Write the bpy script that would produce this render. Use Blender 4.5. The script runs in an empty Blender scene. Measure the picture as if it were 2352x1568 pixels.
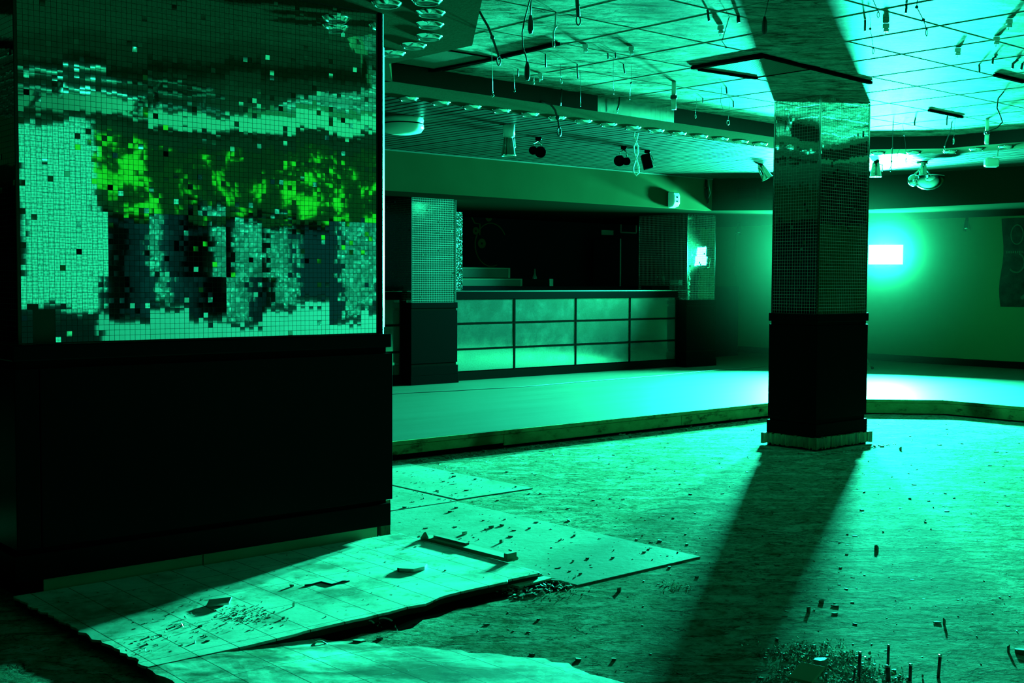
import bpy, math, random
from mathutils import Vector, Matrix
random.seed(11)
SC = bpy.context.scene
COL = SC.collection
PI = math.pi

# ------------------------------------------------------------------ camera model (metres, X along the bar, Y towards the bar)
F, YAW, PIT, ROL, HC = 2753.03, 0.857205682, -0.05075891, 0.00478257, 1.31
CAM = Vector((0, 0, HC))
_f = Vector((math.cos(YAW)*math.cos(PIT), math.sin(YAW)*math.cos(PIT), math.sin(PIT)))
_r0 = Vector((math.sin(YAW), -math.cos(YAW), 0)); _u0 = _r0.cross(_f)
_r = _r0*math.cos(ROL) + _u0*math.sin(ROL)
_u = _u0*math.cos(ROL) - _r0*math.sin(ROL)

def ray(x, y): return _r*((x-1176)/F) - _u*((y-784)/F) + _f
def at(x, y, X=None, Y=None, Z=None):
    """world point where the sight line of a photo pixel meets the plane X=, Y= or Z="""
    d = ray(x, y)
    t = X/d.x if X is not None else (Y/d.y if Y is not None else (Z-HC)/d.z)
    return CAM + d*t
def depth(p): return (Vector(p)-CAM).dot(_f)

# ------------------------------------------------------------------ mesh builder
class MB:
    def __init__(s): s.v = []; s.f = []
    def add(s, vs, fs):
        n = len(s.v); s.v += [tuple(p) for p in vs]; s.f += [tuple(i+n for i in f) for f in fs]; return s
    def box(s, x0, x1, y0, y1, z0, z1):
        v = [(x, y, z) for z in (z0, z1) for (x, y) in ((x0, y0), (x1, y0), (x1, y1), (x0, y1))]
        return s.add(v, [(3,2,1,0),(4,5,6,7),(0,1,5,4),(1,2,6,5),(2,3,7,6),(3,0,4,7)])
    def obox(s, c, ax, ay, az):
        c = Vector(c); ax, ay, az = Vector(ax), Vector(ay), Vector(az)
        v = [c+ax*i+ay*j+az*k for k in (-1, 1) for (i, j) in ((-1,-1),(1,-1),(1,1),(-1,1))]
        f = [(3,2,1,0),(4,5,6,7),(0,1,5,4),(1,2,6,5),(2,3,7,6),(3,0,4,7)]
        if ax.cross(ay).dot(az) < 0: f = [tuple(reversed(q)) for q in f]
        return s.add(v, f)
    def bar(s, a, b, w, h, up=(0,0,1)):
        a, b = Vector(a), Vector(b); d = b-a; L = d.length; d.normalize()
        u = Vector(up); sd = d.cross(u)
        if sd.length < 1e-5: u = Vector((1,0,0)); sd = d.cross(u)
        sd.normalize(); u = sd.cross(d).normalized()
        return s.obox((a+b)/2, d*(L/2), sd*(w/2), u*(h/2))
    def quad(s, a, b, c, d): return s.add([a, b, c, d], [(0,1,2,3)])
    def prism(s, poly, z0, z1):
        n = len(poly); area = sum(poly[i][0]*poly[(i+1)%n][1]-poly[(i+1)%n][0]*poly[i][1] for i in range(n))
        if area < 0: poly = poly[::-1]
        v = [(x, y, z0) for x, y in poly]+[(x, y, z1) for x, y in poly]
        return s.add(v, [tuple(range(n-1, -1, -1)), tuple(range(n, 2*n))]+[(i, (i+1)%n, n+(i+1)%n, n+i) for i in range(n)])
    def tube(s, path, r, n=6, closed=False):
        path = [Vector(p) for p in path]; m = len(path)
        rr = r if isinstance(r, (list, tuple)) else [r]*m
        vs = []; prev = None
        for i, p in enumerate(path):
            a = path[i-1] if (i > 0 or closed) else p
            b = path[(i+1) % m] if (i < m-1 or closed) else p
            d = (b-a)
            d = d.normalized() if d.length > 1e-9 else Vector((0,0,1))
            if prev is None:
                ref = Vector((0,0,1)) if abs(d.z) < .9 else Vector((1,0,0))
                u = d.cross(ref).normalized()
            else:
                u = prev - d*prev.dot(d)
                u = u.normalized() if u.length > 1e-6 else d.cross(Vector((1,0,0))).normalized()
            prev = u; w = d.cross(u)
            for k in range(n):
                t = 2*PI*k/n; vs.append(p+(u*math.cos(t)+w*math.sin(t))*rr[i])
        fs = []
        for i in range(m if closed else m-1):
            j = (i+1) % m
            for k in range(n): fs.append((i*n+k, i*n+(k+1)%n, j*n+(k+1)%n, j*n+k))
        if not closed: fs += [tuple(range(n-1, -1, -1)), tuple((m-1)*n+k for k in range(n))]
        return s.add(vs, fs)
    def lathe(s, prof, c=(0,0,0), axis=(0,0,1), n=24):
        c = Vector(c); ax = Vector(axis).normalized()
        u = ax.cross(Vector((1,0,0)) if abs(ax.x) < .9 else Vector((0,1,0))).normalized(); w = ax.cross(u)
        vs = []; fs = []
        for (r, h) in prof:
            for k in range(n):
                t = 2*PI*k/n; vs.append(c+ax*h+(u*math.cos(t)+w*math.sin(t))*max(r, 1e-4))
        for i in range(len(prof)-1):
            for k in range(n): fs.append((i*n+k, i*n+(k+1)%n, (i+1)*n+(k+1)%n, (i+1)*n+k))
        return s.add(vs, fs)
    def sphere(s, c, r, n=12, sz=1):
        return s.lathe([(r*math.sin(PI*i/n), -r*sz*math.cos(PI*i/n)) for i in range(n+1)], c, n=2*n)
    def build(s, name, m, parent=None, smooth=False, bevel=0, loc=None):
        me = bpy.data.meshes.new(name)
        base = Vector((0,0,0)); q = parent
        while q is not None: base = base+q.location; q = q.parent
        own = Vector((0,0,0))
        if parent is None and loc is None and s.v:
            xs = [p[0] for p in s.v]; ys = [p[1] for p in s.v]; zs = [p[2] for p in s.v]
            own = Vector(((min(xs)+max(xs))/2, (min(ys)+max(ys))/2, min(zs)))
        elif loc is not None: own = Vector(loc)
        off = base+own
        me.from_pydata([(p[0]-off.x, p[1]-off.y, p[2]-off.z) for p in s.v], [], s.f)
        me.update()
        if smooth: me.shade_smooth()
        me.materials.append(m)
        o = bpy.data.objects.new(name, me); COL.objects.link(o); o.location = own
        if parent is not None: o.parent = parent
        if bevel:
            b = o.modifiers.new('bevel', 'BEVEL'); b.width = bevel; b.segments = 2; b.limit_method = 'ANGLE'
        return o

def tag(o, label=None, cat=None, group=None, kind=None):
    if label: o['label'] = label
    if cat: o['category'] = cat
    if group: o['group'] = group
    if kind: o['kind'] = kind
    return o
def thing(name, label, cat, loc=(0,0,0), group=None):
    o = bpy.data.objects.new(name, None); COL.objects.link(o); o.location = loc; o.empty_display_size = .05
    return tag(o, label, cat, group)
def copy_tree(o, parent=None):
    c = o.copy(); COL.objects.link(c)
    if parent is not None: c.parent = parent
    for ch in list(o.children): copy_tree(ch, c)
    return c

# ------------------------------------------------------------------ materials
def mat(name, base, rough=.6, metal=0., spec=.5):
    m = bpy.data.materials.new(name); m.use_nodes = True
    b = m.node_tree.nodes['Principled BSDF']
    b.inputs['Base Color'].default_value = (*base, 1); b.inputs['Roughness'].default_value = rough
    b.inputs['Metallic'].default_value = metal; b.inputs['Specular IOR Level'].default_value = spec
    return m
class NT:
    """small helper round a node tree; coordinates are object coordinates in metres"""
    def __init__(s, m):
        s.t = m.node_tree; s.b = s.t.nodes['Principled BSDF']
        s.tc = s.t.nodes.new('ShaderNodeTexCoord')
        s.geo = s.t.nodes.new('ShaderNodeNewGeometry')
    def n(s, typ, **k):
        nd = s.t.nodes.new(typ)
        for a, v in k.items(): setattr(nd, a, v)
        return nd
    def l(s, a, b): s.t.links.new(a, b)
    def noise(s, scale, detail=4, rough=.6, scl=(1,1,1), rot=(0,0,0), dist=0):
        mp = s.n('ShaderNodeMapping'); mp.inputs['Scale'].default_value = scl; mp.inputs['Rotation'].default_value = rot
        s.l(s.geo.outputs['Position'], mp.inputs['Vector'])
        nz = s.n('ShaderNodeTexNoise'); nz.inputs['Scale'].default_value = scale; nz.inputs['Detail'].default_value = detail
        nz.inputs['Roughness'].default_value = rough; nz.inputs['Distortion'].default_value = dist
        s.l(mp.outputs[0], nz.inputs['Vector']); return nz.outputs['Fac']
    def aniso(s, along, across, detail=4, rough=.6, ang=YAW-PI/2, dist=.4):
        mp = s.n('ShaderNodeMapping', vector_type='TEXTURE'); mp.inputs['Rotation'].default_value = (0,0,ang); mp.inputs['Scale'].default_value = (1/along,1/across,1)
        s.l(s.geo.outputs['Position'], mp.inputs['Vector'])
        nz = s.n('ShaderNodeTexNoise'); nz.inputs['Scale'].default_value = 1; nz.inputs['Detail'].default_value = detail
        nz.inputs['Roughness'].default_value = rough; nz.inputs['Distortion'].default_value = dist
        s.l(mp.outputs[0], nz.inputs['Vector']); return nz.outputs['Fac']
    def voro(s, scale, feat='F1', scl=(1,1,1), out='Distance'):
        mp = s.n('ShaderNodeMapping'); mp.inputs['Scale'].default_value = scl
        s.l(s.geo.outputs['Position'], mp.inputs['Vector'])
        v = s.n('ShaderNodeTexVoronoi', feature=feat); v.inputs['Scale'].default_value = scale
        s.l(mp.outputs[0], v.inputs['Vector']); return v.outputs[out]
    def ramp(s, fac, stops):
        r = s.n('ShaderNodeValToRGB'); cr = r.color_ramp
        while len(cr.elements) < len(stops): cr.elements.new(.5)
        for e, (p, c) in zip(cr.elements, stops):
            e.position = p; e.color = (*c, 1) if len(c) == 3 else c
        s.l(fac, r.inputs[0]); return r.outputs[0]
    def mix(s, a, b, fac=.5, blend='MIX'):
        m = s.n('ShaderNodeMix', data_type='RGBA', blend_type=blend)
        if isinstance(fac, float): m.inputs[0].default_value = fac
        else: s.l(fac, m.inputs[0])
        for i, v in ((6, a), (7, b)):
            if isinstance(v, tuple): m.inputs[i].default_value = (*v, 1)
            else: s.l(v, m.inputs[i])
        return m.outputs[2]
    def math(s, op, a, b=0.):
        m = s.n('ShaderNodeMath', operation=op)
        for i, v in ((0, a), (1, b)):
            if isinstance(v, (int, float)): m.inputs[i].default_value = v
            else: s.l(v, m.inputs[i])
        return m.outputs[0]
    def color(s, c): s.l(c, s.b.inputs['Base Color'])
    def rough(s, c): s.l(c, s.b.inputs['Roughness'])
    def bump(s, h, dist=.01, strength=1.):
        b = s.n('ShaderNodeBump'); b.inputs['Distance'].default_value = dist; b.inputs['Strength'].default_value = strength
        s.l(h, b.inputs['Height']); s.l(b.outputs[0], s.b.inputs['Normal'])

M = {}
# bare chipped floor
m = M['bare'] = mat('bare_floor', (.4,.42,.3), .6, 0, .0005); t = NT(m)
big = t.noise(1.3, 5, .6); fine = t.noise(26, 6, .72); mid = t.noise(7, 6, .7, dist=.6)
streak = t.aniso(3.2, 20, 5, .72); peel = t.aniso(2.2, 6.5, 8, .62, dist=.7); peel2 = t.aniso(6, 13, 6, .6, dist=.6)
col = t.ramp(mid, [(.28,(.12,.13,.07)),(.46,(.26,.28,.21)),(.7,(.37,.39,.33))])
col = t.mix(col, t.ramp(fine, [(.36,(.22,.22,.16)),(.52,(1,1,1))]), .75, 'MULTIPLY')
col = t.mix(col, t.ramp(big, [(.3,(.6,.6,.55)),(.6,(1,1,1))]), .4, 'MULTIPLY')
col = t.mix(col, t.ramp(streak, [(.30,(.3,.3,.24)),(.40,(1,1,1))]), .6, 'MULTIPLY')
edge = t.math('ABSOLUTE', t.math('SUBTRACT', peel, .5)); edge2 = t.math('ABSOLUTE', t.math('SUBTRACT', peel2, .47))
col = t.mix(col, t.ramp(edge, [(.003,(.1,.1,.07)),(.012,(1,1,1))]), .85, 'MULTIPLY')
col = t.mix(col, t.ramp(edge2, [(.003,(.2,.2,.15)),(.013,(1,1,1))]), .7, 'MULTIPLY')
t.color(t.mix(col, t.ramp(peel, [(.49,(.8,.8,.74)),(.52,(1.12,1.12,1.1))]), .9, 'MULTIPLY'))
h = t.math('ADD', t.math('MULTIPLY', mid, 1.0), t.math('MULTIPLY', fine, .45))
h = t.math('ADD', t.math('MULTIPLY', mid, .5), t.math('MULTIPLY', fine, .4))
h = t.math('ADD', h, t.math('MULTIPLY', streak, .25))
stp = t.ramp(peel, [(.485,(0,0,0)),(.515,(1,1,1))]); stp2 = t.ramp(peel2, [(.455,(0,0,0)),(.485,(1,1,1))])
h = t.math('ADD', h, t.math('ADD', t.math('MULTIPLY', stp, .22), t.math('MULTIPLY', stp2, .12)))
t.bump(h, .013, .8)
# smooth plywood
m = M['ply'] = mat('worn_plywood', (.55,.56,.42), .55, 0, .01); t = NT(m)
a = t.noise(3, 6, .65); b2 = t.noise(30, 4, .6)
c = t.ramp(a, [(.3,(.21,.23,.17)),(.5,(.30,.32,.26)),(.75,(.37,.39,.34))])
t.color(t.mix(c, t.ramp(b2, [(.28,(.3,.3,.22)),(.4,(1,1,1))]), .6, 'MULTIPLY')); t.bump(b2, .003, .5)
# dirty floor tiles 150 mm
def tile_mat(key, name, dirt):
    m = M[key] = mat(name, (.5,.52,.4), .5, 0, .3); t = NT(m)
    br = t.n('ShaderNodeTexBrick', offset=0.); mp = t.n('ShaderNodeMapping'); mp.inputs['Location'].default_value = (-2.12, -3.775, 0)
    t.l(t.geo.outputs['Position'], mp.inputs['Vector']); t.l(mp.outputs[0], br.inputs['Vector'])
    br.inputs['Scale'].default_value = 1.; br.inputs['Brick Width'].default_value = .1505; br.inputs['Row Height'].default_value = .305
    br.inputs['Mortar Size'].default_value = .0022; br.inputs['Color1'].default_value = (.78,.81,.71,1); br.inputs['Color2'].default_value = (.72,.75,.65,1)
    br.inputs['Mortar'].default_value = (.1,.11,.06,1)
    a = t.noise(2.6, 6, .68); b2 = t.noise(14, 5, .7)
    c = t.mix(br.outputs['Color'], t.ramp(a, [(.36,(.16,.17,.1)),(.5,(.85,.86,.8)),(.7,(1,1,1))]), .85, 'MULTIPLY')
    c = t.mix(c, t.ramp(b2, [(.33,(.35,.36,.25)),(.45,(1,1,1))]), .8, 'MULTIPLY')
    if dirt: c = t.mix(c, t.ramp(t.aniso(2.2, 5, 7, .7), [(.42,(.14,.15,.09)),(.58,(1,1,1))]), dirt, 'MULTIPLY')
    t.color(c)
    t.bump(t.math('ADD', t.math('MULTIPLY', br.outputs['Fac'], -1.5), b2), .002, .5)
tile_mat('tile', 'dirty_floor_tiles', .2)
tile_mat('tiledirty', 'dirt_covered_floor_tiles', .95)
# platform floor (smooth laminate)
m = M['stage'] = mat('platform_laminate', (.5,.52,.4), .5, 0, .12); t = NT(m)
a = t.noise(2, 5, .6, scl=(.35, 2.5, 1)); t.color(t.ramp(a, [(.3,(.045,.05,.034)),(.7,(.062,.067,.05))])); t.bump(t.noise(40, 3), .0015, .5)
# raw wooden step boards with dark stains
m = M['riser'] = mat('raw_step_board', (.4,.4,.22), .8, 0, .05); t = NT(m)
a = t.noise(4, 5, .7, scl=(1,1,2)); b2 = t.noise(1.2, 2, .5)
c = t.ramp(a, [(.33,(.018,.02,.008)),(.45,(.15,.17,.062)),(.7,(.22,.245,.095))])
t.color(t.mix(c, t.ramp(b2, [(.40,(.08,.08,.05)),(.46,(1,1,1))]), .8, 'MULTIPLY')); t.bump(a, .006, .6)
# peeling recess ceiling
m = M['plaster'] = mat('peeling_ceiling_board', (.6,.62,.5), .5, 0, .003); t = NT(m)
a = t.noise(2.2, 7, .7, dist=.5); b2 = t.aniso(4, 11, 9, .78, dist=.9); f2 = t.aniso(28, 60, 5, .75)
c = t.ramp(b2, [(.39,(.02,.025,.013)),(.44,(.105,.12,.09)),(.52,(.21,.23,.185)),(.62,(.31,.335,.28))])
c = t.mix(c, t.ramp(a, [(.34,(.35,.37,.27)),(.55,(1,1,1))]), .8, 'MULTIPLY')
t.color(t.mix(c, t.ramp(f2, [(.38,(.25,.25,.2)),(.45,(1,1,1))]), .8, 'MULTIPLY'))
t.bump(t.math('ADD', t.math('MULTIPLY', b2, 1.), t.math('MULTIPLY', f2, .35)), .010, .7)
m = M['soffit'] = mat('smooth_soffit_paint', (.34,.37,.29), .7, 0, 0.); t = NT(m)
a = t.noise(70, 3, .7); t.color(t.ramp(a, [(.3,(.024,.03,.017)),(.7,(.035,.042,.026))])); t.bump(a, .002, .6)
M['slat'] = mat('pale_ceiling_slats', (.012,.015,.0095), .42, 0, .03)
M['slatgap'] = mat('slat_backing', (.05,.06,.05), .8)
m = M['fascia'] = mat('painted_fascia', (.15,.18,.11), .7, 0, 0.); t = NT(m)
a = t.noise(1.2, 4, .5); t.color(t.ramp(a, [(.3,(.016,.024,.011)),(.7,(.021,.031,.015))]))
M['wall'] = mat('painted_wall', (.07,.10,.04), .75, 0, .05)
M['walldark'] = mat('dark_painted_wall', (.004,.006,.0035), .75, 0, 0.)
M['bardark'] = mat('dark_bar_interior', (.005,.007,.010), .55, 0, 0.)
M['black'] = mat('black_laminate', (.0015,.002,.002), .34, 0, .002)
M['blackgloss'] = mat('black_gloss_panel', (.0022,.0032,.004), .3, 0, .02)
M['blackmatt'] = mat('matt_black_paint', (.003,.0035,.003), .7, 0, 0.)
M['mirror'] = mat('mirror_mosaic_tile', (.72,.82,.76), .03, 1.)
M['mirrordark'] = mat('tarnished_mirror_tile', (.09,.115,.10), .05, 1.)
m = M['mirrordusty'] = mat('dusty_mirror_tile', (.6,.7,.62), .12, 1.)
M['grout'] = mat('pale_grout', (.72,.74,.66), .8)
M['groutbar'] = mat('bar_pillar_grout', (.27,.29,.25), .8, 0, 0.)
M['groutmid'] = mat('grey_grout', (.2,.22,.18), .8, 0, 0.)
M['groutrear'] = mat('rear_grout', (.24,.27,.215), .8, 0, 0.)
M['groutdark'] = mat('dark_grout', (.04,.05,.04), .8, 0, .1)
M['steel'] = mat('polished_steel', (.7,.75,.7), .16, 1.)
M['chrome'] = mat('chrome', (.72,.78,.74), .12, 1.)
m = M['brushed'] = mat('brushed_steel_strip', (.62,.68,.62), .16, 1.); t = NT(m)
a = t.noise(60, 3, .6, scl=(1,1,.03)); t.bump(a, .001, .25); t.rough(t.ramp(a, [(.3,(.10,)*3),(.7,(.24,)*3)]))
m = M['panel'] = mat('scratched_steel_panel', (.6,.66,.58), .2, .9); t = NT(m)
a = t.noise(5, 6, .7); b2 = t.noise(60, 4, .75)
t.rough(t.ramp(a, [(.3,(.05,)*3),(.65,(.15,)*3)])); t.color(t.ramp(b2, [(.3,(.27,.31,.25)),(.6,(.38,.42,.36))])); t.bump(a, .0012, .12)
M['wire'] = mat('dark_wire', (.03,.033,.03), .45)
M['hook'] = mat('grey_steel_wire', (.45,.48,.44), .35, .8)
M['cable'] = mat('black_cable', (.015,.016,.015), .5)
M['edgedark'] = mat('recess_edge_dark_reflection', (.012,.015,.012), .4, 0, .1)
M['beam'] = mat('added_pale_beam', (.07,.085,.055), .7, 0, 0.)
M['white'] = mat('white_plastic', (.7,.73,.66), .4)
M['paletrim'] = mat('pale_corner_bead', (.5,.54,.5), .35)
M['dimbox'] = mat('dull_metal_box', (.035,.045,.03), .5, 0, .1)
M['mesh'] = mat('dull_wire_mesh', (.13,.15,.1), .6, 0, .05)
m = M['lampglass'] = mat('opal_lamp_cover', (.62,.68,.55), .3)
m = M['glass'] = mat('clear_glass', (.9,.95,.92), .03); m.node_tree.nodes['Principled BSDF'].inputs['Transmission Weight'].default_value = .95
m = M['wood'] = mat('splintered_wood', (.3,.28,.13), .7); t = NT(m)
a = t.noise(14, 5, .7, scl=(3,3,.4)); t.color(t.ramp(a, [(.35,(.03,.03,.012)),(.6,(.15,.16,.06))])); t.bump(a, .01, .7)
m = M['plinth'] = mat('bare_plinth_board', (.34,.36,.2), .7, 0, .1); t = NT(m)
a = t.noise(3, 4, .6); t.color(t.ramp(a, [(.3,(.3,.32,.17)),(.7,(.38,.4,.23))]))
M['plank'] = mat('weathered_batten', (.2,.21,.12), .75)
M['dirt'] = mat('packed_dirt_and_edge_shade', (.03,.034,.02), .9, 0, 0.)  # on the slab bed this tone holds the shade of the edge
M['chip'] = mat('broken_chip', (.16,.17,.11), .7)
M['chiplight'] = mat('pale_chip', (.5,.52,.4), .6)
m = M['glitter'] = mat('glitter_sheet', (.5,.6,.54), .25, .9); t = NT(m)
v = t.n('ShaderNodeTexVoronoi'); v.inputs['Scale'].default_value = 170; t.l(t.geo.outputs['Position'], v.inputs['Vector'])
nm = t.n('ShaderNodeNormalMap'); nm.inputs['Strength'].default_value = 1.0
mx = t.mix((.5,.5,1.), v.outputs['Color'], .42)
va = t.n('ShaderNodeVectorMath', operation='SUBTRACT'); t.l(v.outputs['Color'], va.inputs[0]); va.inputs[1].default_value = (.5,.5,.5)
vs = t.n('ShaderNodeVectorMath', operation='SCALE'); t.l(va.outputs[0], vs.inputs[0]); vs.inputs['Scale'].default_value = 1.1
vn = t.n('ShaderNodeVectorMath', operation='ADD'); t.l(t.geo.outputs['Normal'], vn.inputs[0]); t.l(vs.outputs[0], vn.inputs[1])
vz = t.n('ShaderNodeVectorMath', operation='NORMALIZE'); t.l(vn.outputs[0], vz.inputs[0]); t.l(vz.outputs[0], t.b.inputs['Normal'])
t.color(t.ramp(v.outputs['Distance'], [(.0,(.8,.88,.84)),(.22,(.035,.05,.04))]))
m = M['camo'] = mat('painted_mural_band', (.3,.5,.06), .6, 0, 0.); t = NT(m)
a = t.noise(1.9, 3, .55, dist=2.); t.color(t.ramp(a, [(.40,(.003,.005,.002)),(.53,(.004,.008,.002)),(.555,(.05,.105,.006)),(.7,(.07,.13,.010))]))
m = M['poster'] = mat('dark_poster_print', (.05,.06,.05), .6, 0, .03); t = NT(m)
a = t.noise(9, 5, .7); t.color(t.ramp(a, [(.35,(.004,.005,.005)),(.7,(.018,.024,.018))]))
M['posterink'] = mat('faded_poster_ink', (.04,.055,.035), .5, 0, .05)

# ------------------------------------------------------------------ setting: floors
def struct(o): return tag(o, kind='structure')
FLOOR = MB(); FLOOR.quad((-4.5,-4,0),(16.2,-4,0),(16.2,14,0),(-4.5,14,0))
struct(FLOOR.build('floor', M['bare']))
# raised platform round the dance floor (150 mm), with the recess cut at its corner
plat = [(-4.4,7.06),(10.10,7.06),(10.42,6.70),(10.98,6.15),(10.98,-3.9),(16.1,-3.9),(16.1,13.9),(-4.4,13.9)]
pf = MB(); pf.prism(plat, .118, .15); P0 = struct(pf.build('platform_floor', M['stage']))
pb = MB(); pb.prism([(-4.4,7.11),(10.12,7.11),(10.46,6.74),(11.03,6.17),(11.03,-3.85),(16.1,-3.85),(16.1,13.8),(-4.4,13.8)], 0.0, .117)
struct(pb.build('platform_base', M['blackmatt']))
# step risers: boards butted end to end, each with a slightly uneven foot
def riser(a, b, z0, z1, th=.018):
    a = Vector((*a, 0)); b = Vector((*b, 0)); d = (b-a).normalized(); nrm = Vector((d.y, -d.x, 0))
    mb = MB(); mid = (a+b)/2 + nrm*(th/2)
    mb.obox((mid.x, mid.y, (z0+z1)/2), d*((b-a).length/2-.002), nrm*(th/2), Vector((0,0,(z1-z0)/2)))
    return mb
edges = [((-3,7.06),(1.2,7.06)),((1.2,7.06),(4.2,7.06)),((4.2,7.06),(6.02,7.06)),((6.02,7.06),(8.1,7.06)),((8.1,7.06),(10.1,7.06)),
         ((10.1,7.06),(10.42,6.70)),((10.42,6.70),(10.98,6.15)),((10.98,6.15),(10.98,3.4)),((10.98,3.4),(10.98,.5)),((10.98,.5),(10.98,-3.9))]
for i, (a, b) in enumerate(edges):
    z0 = (.055,.05,.05,.03,.028,.012,.012,.014,.012,.012)[i]
    struct(riser(a, b, z0, .117).build('trim_%d' % (i+1), M['riser'], bevel=.002))
    n = MB(); av = Vector((*a,0)); bv = Vector((*b,0)); d = (bv-av).normalized(); nr = Vector((d.y,-d.x,0))
    n.bar(av+nr*.012+Vector((0,0,.134)), bv+nr*.012+Vector((0,0,.134)), .024, .03)
    struct(n.build('trim_%d' % (i+21), M['riser'], bevel=.002))

# tiled slab beside the mirrored pillar, broken along two edges
def jag(a, b, n, amp, seed):
    r = random.Random(seed); out = []
    for i in range(n+1):
        u = i/n; x = a[0]+(b[0]-a[0])*u; y = a[1]+(b[1]-a[1])*u
        dx, dy = b[0]-a[0], b[1]-a[1]; L = math.hypot(dx, dy); k = (r.random()-.5)*2*amp if 0 < i < n else 0
        out.append((x-dy/L*k, y+dx/L*k))
    return out
slab = [(3.50,4.90)]+jag((1.60,4.90),(1.64,3.715),40,.012,3)
slab += [(2.0,3.712),(2.20,3.725)]+jag((2.24,3.735),(2.62,3.745),10,.003,5)+[(2.72,3.76),(2.80,3.75),(2.9,3.79)]+jag((2.95,3.80),(3.28,3.81),4,.005,6)+[(3.30,3.83),(3.485,3.83),(3.50,3.86)]
sl = MB(); sl.prism(slab, .026, .036); struct(sl.build('floor_tiled_slab', M['tile'], bevel=.002))
sl = MB(); sl.prism([(x-.006 if x > 3.4 else x+.006, y+.008 if y < 4.5 else y) for x, y in slab], .0015, .0255); struct(sl.build('floor_slab_bed', M['dirt']))  # bed coloured near black to hold the shade of the broken edge
tr = MB(); tr.prism([(2.20,3.745),(2.62,3.76),(2.9,3.80),(3.28,3.83),(3.5,3.85),(3.53,3.68)]+[at(x,y,Z=0).to_2d()[:] for x, y in ((1320,1347),(1290,1356),(1262,1360),(1225,1362),(1190,1366),(1160,1376),(1130,1381),(1090,1392),(1050,1398),(1010,1415),(975,1421),(950,1440),(920,1447),(890,1445),(860,1453),(830,1455),(800,1466),(760,1474),(722,1481))], .0005, .0022); struct(tr.build('floor_trench_shade', M['blackmatt']))  # flat black strip painting in the dark of the trench
# the tiles run on towards the viewer left of the trench, sloping away under dirt to the bare floor
lo = MB(); rj = random.Random(8); NX, NY = 26, 30; gv = []
for jy in range(NY+1):
    y = 2.4+(3.72-2.4)*jy/NY
    xl = 1.64+rj.uniform(-.012,.012)
    xr = (2.78 if y < 3.0 else 2.78-(y-3.0)*.68)+rj.uniform(-.02,.02)
    for ix in range(NX+1):
        u = ix/NX; x = xl+(xr-xl)*u; e_ = max(0., (u-.4)/.6)*.93
        gv.append((x, y, .0335*(1-e_)+.0005+(.0 if ix in (0,NX) else rj.uniform(-.0006,.0006))))
lo.add(gv, [(a*(NX+1)+b, a*(NX+1)+b+1, (a+1)*(NX+1)+b+1, (a+1)*(NX+1)+b) for a in range(NY) for b in range(NX)])
lo.add([gv[a*(NX+1)] for a in range(NY+1)]+[(gv[a*(NX+1)][0]+.004, gv[a*(NX+1)][1], .0) for a in range(NY+1)], [(a, a+1, NY+2+a, NY+1+a) for a in range(NY)])
struct(lo.build('floor_tile_bed', M['tiledirty']))
# smooth sheets laid over the bare floor
def sheet(x0, x1, y0, y1, z0, z1, label, rot=0.):
    c = Vector(((x0+x1)/2, (y0+y1)/2, 0)); ca, sa = math.cos(rot), math.sin(rot)
    poly = [(c.x+ca*(x-c.x)-sa*(y-c.y), c.y+sa*(x-c.x)+ca*(y-c.y)) for x, y in ((x0,y0),(x1,y0),(x1,y1),(x0,y1))]
    mb = MB(); mb.prism(poly, z0, z1)
    return tag(mb.build('plywood_sheet', M['ply'], bevel=.0015), label, 'board', 'plywood sheets laid on the floor')
sheet(3.535, 4.36, 3.665, 5.515, .001, .0065, 'largest pale plywood sheet on the floor, in the middle beside the long batten', .012)
sheet(3.52, 4.37, 5.54, 7.00, .001, .006, 'plywood sheet on the floor just right of the mirrored pillar foot')
sheet(4.395, 5.005, 5.575, 7.00, .001, .006, 'narrow plywood sheet on the floor ending in a point near the step', .01)

# ------------------------------------------------------------------ setting: ceilings
REC = [(4.63,6.57),(10.40,6.79),(10.925,6.163),(10.92,1.5),(10.4,.95),(4.9,.95),(4.6,1.6),(4.75,3.0),(3.608,4.393),(4.259,5.271),(4.243,6.053)]
ZS, ZR = 2.62, 2.742
rc = MB(); rc.add([(x, y, ZR) for x, y in REC], [tuple(range(len(REC)))]); struct(rc.build('ceiling', M['plaster']))
# closed loft over it so no light leaks
lf = MB(); lf.quad((-4.6,-4.2,2.80),(-4.6,14.2,2.80),(16.3,14.2,2.80),(16.3,-4.2,2.80)); struct(lf.build('ceiling_loft', M['slatgap']))
# upright edge of the recess, with the dark it mirrors painted in
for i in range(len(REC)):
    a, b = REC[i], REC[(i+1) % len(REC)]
    cuts = [0, .345, .505, 1] if i == 0 else [0, 1]      # far edge: brushed metal only at the bright stretch; dark reflections painted elsewhere
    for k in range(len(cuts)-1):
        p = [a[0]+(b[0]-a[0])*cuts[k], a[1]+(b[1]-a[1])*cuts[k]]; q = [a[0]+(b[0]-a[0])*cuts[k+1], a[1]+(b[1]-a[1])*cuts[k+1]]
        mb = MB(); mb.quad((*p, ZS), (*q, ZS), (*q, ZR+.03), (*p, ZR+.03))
        struct(mb.build('trim_%d' % (i+41+20*k+(40 if k else 0)), M['brushed'] if k == 1 else (M['edgedark'] if i < 4 else M['fascia'])))
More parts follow.
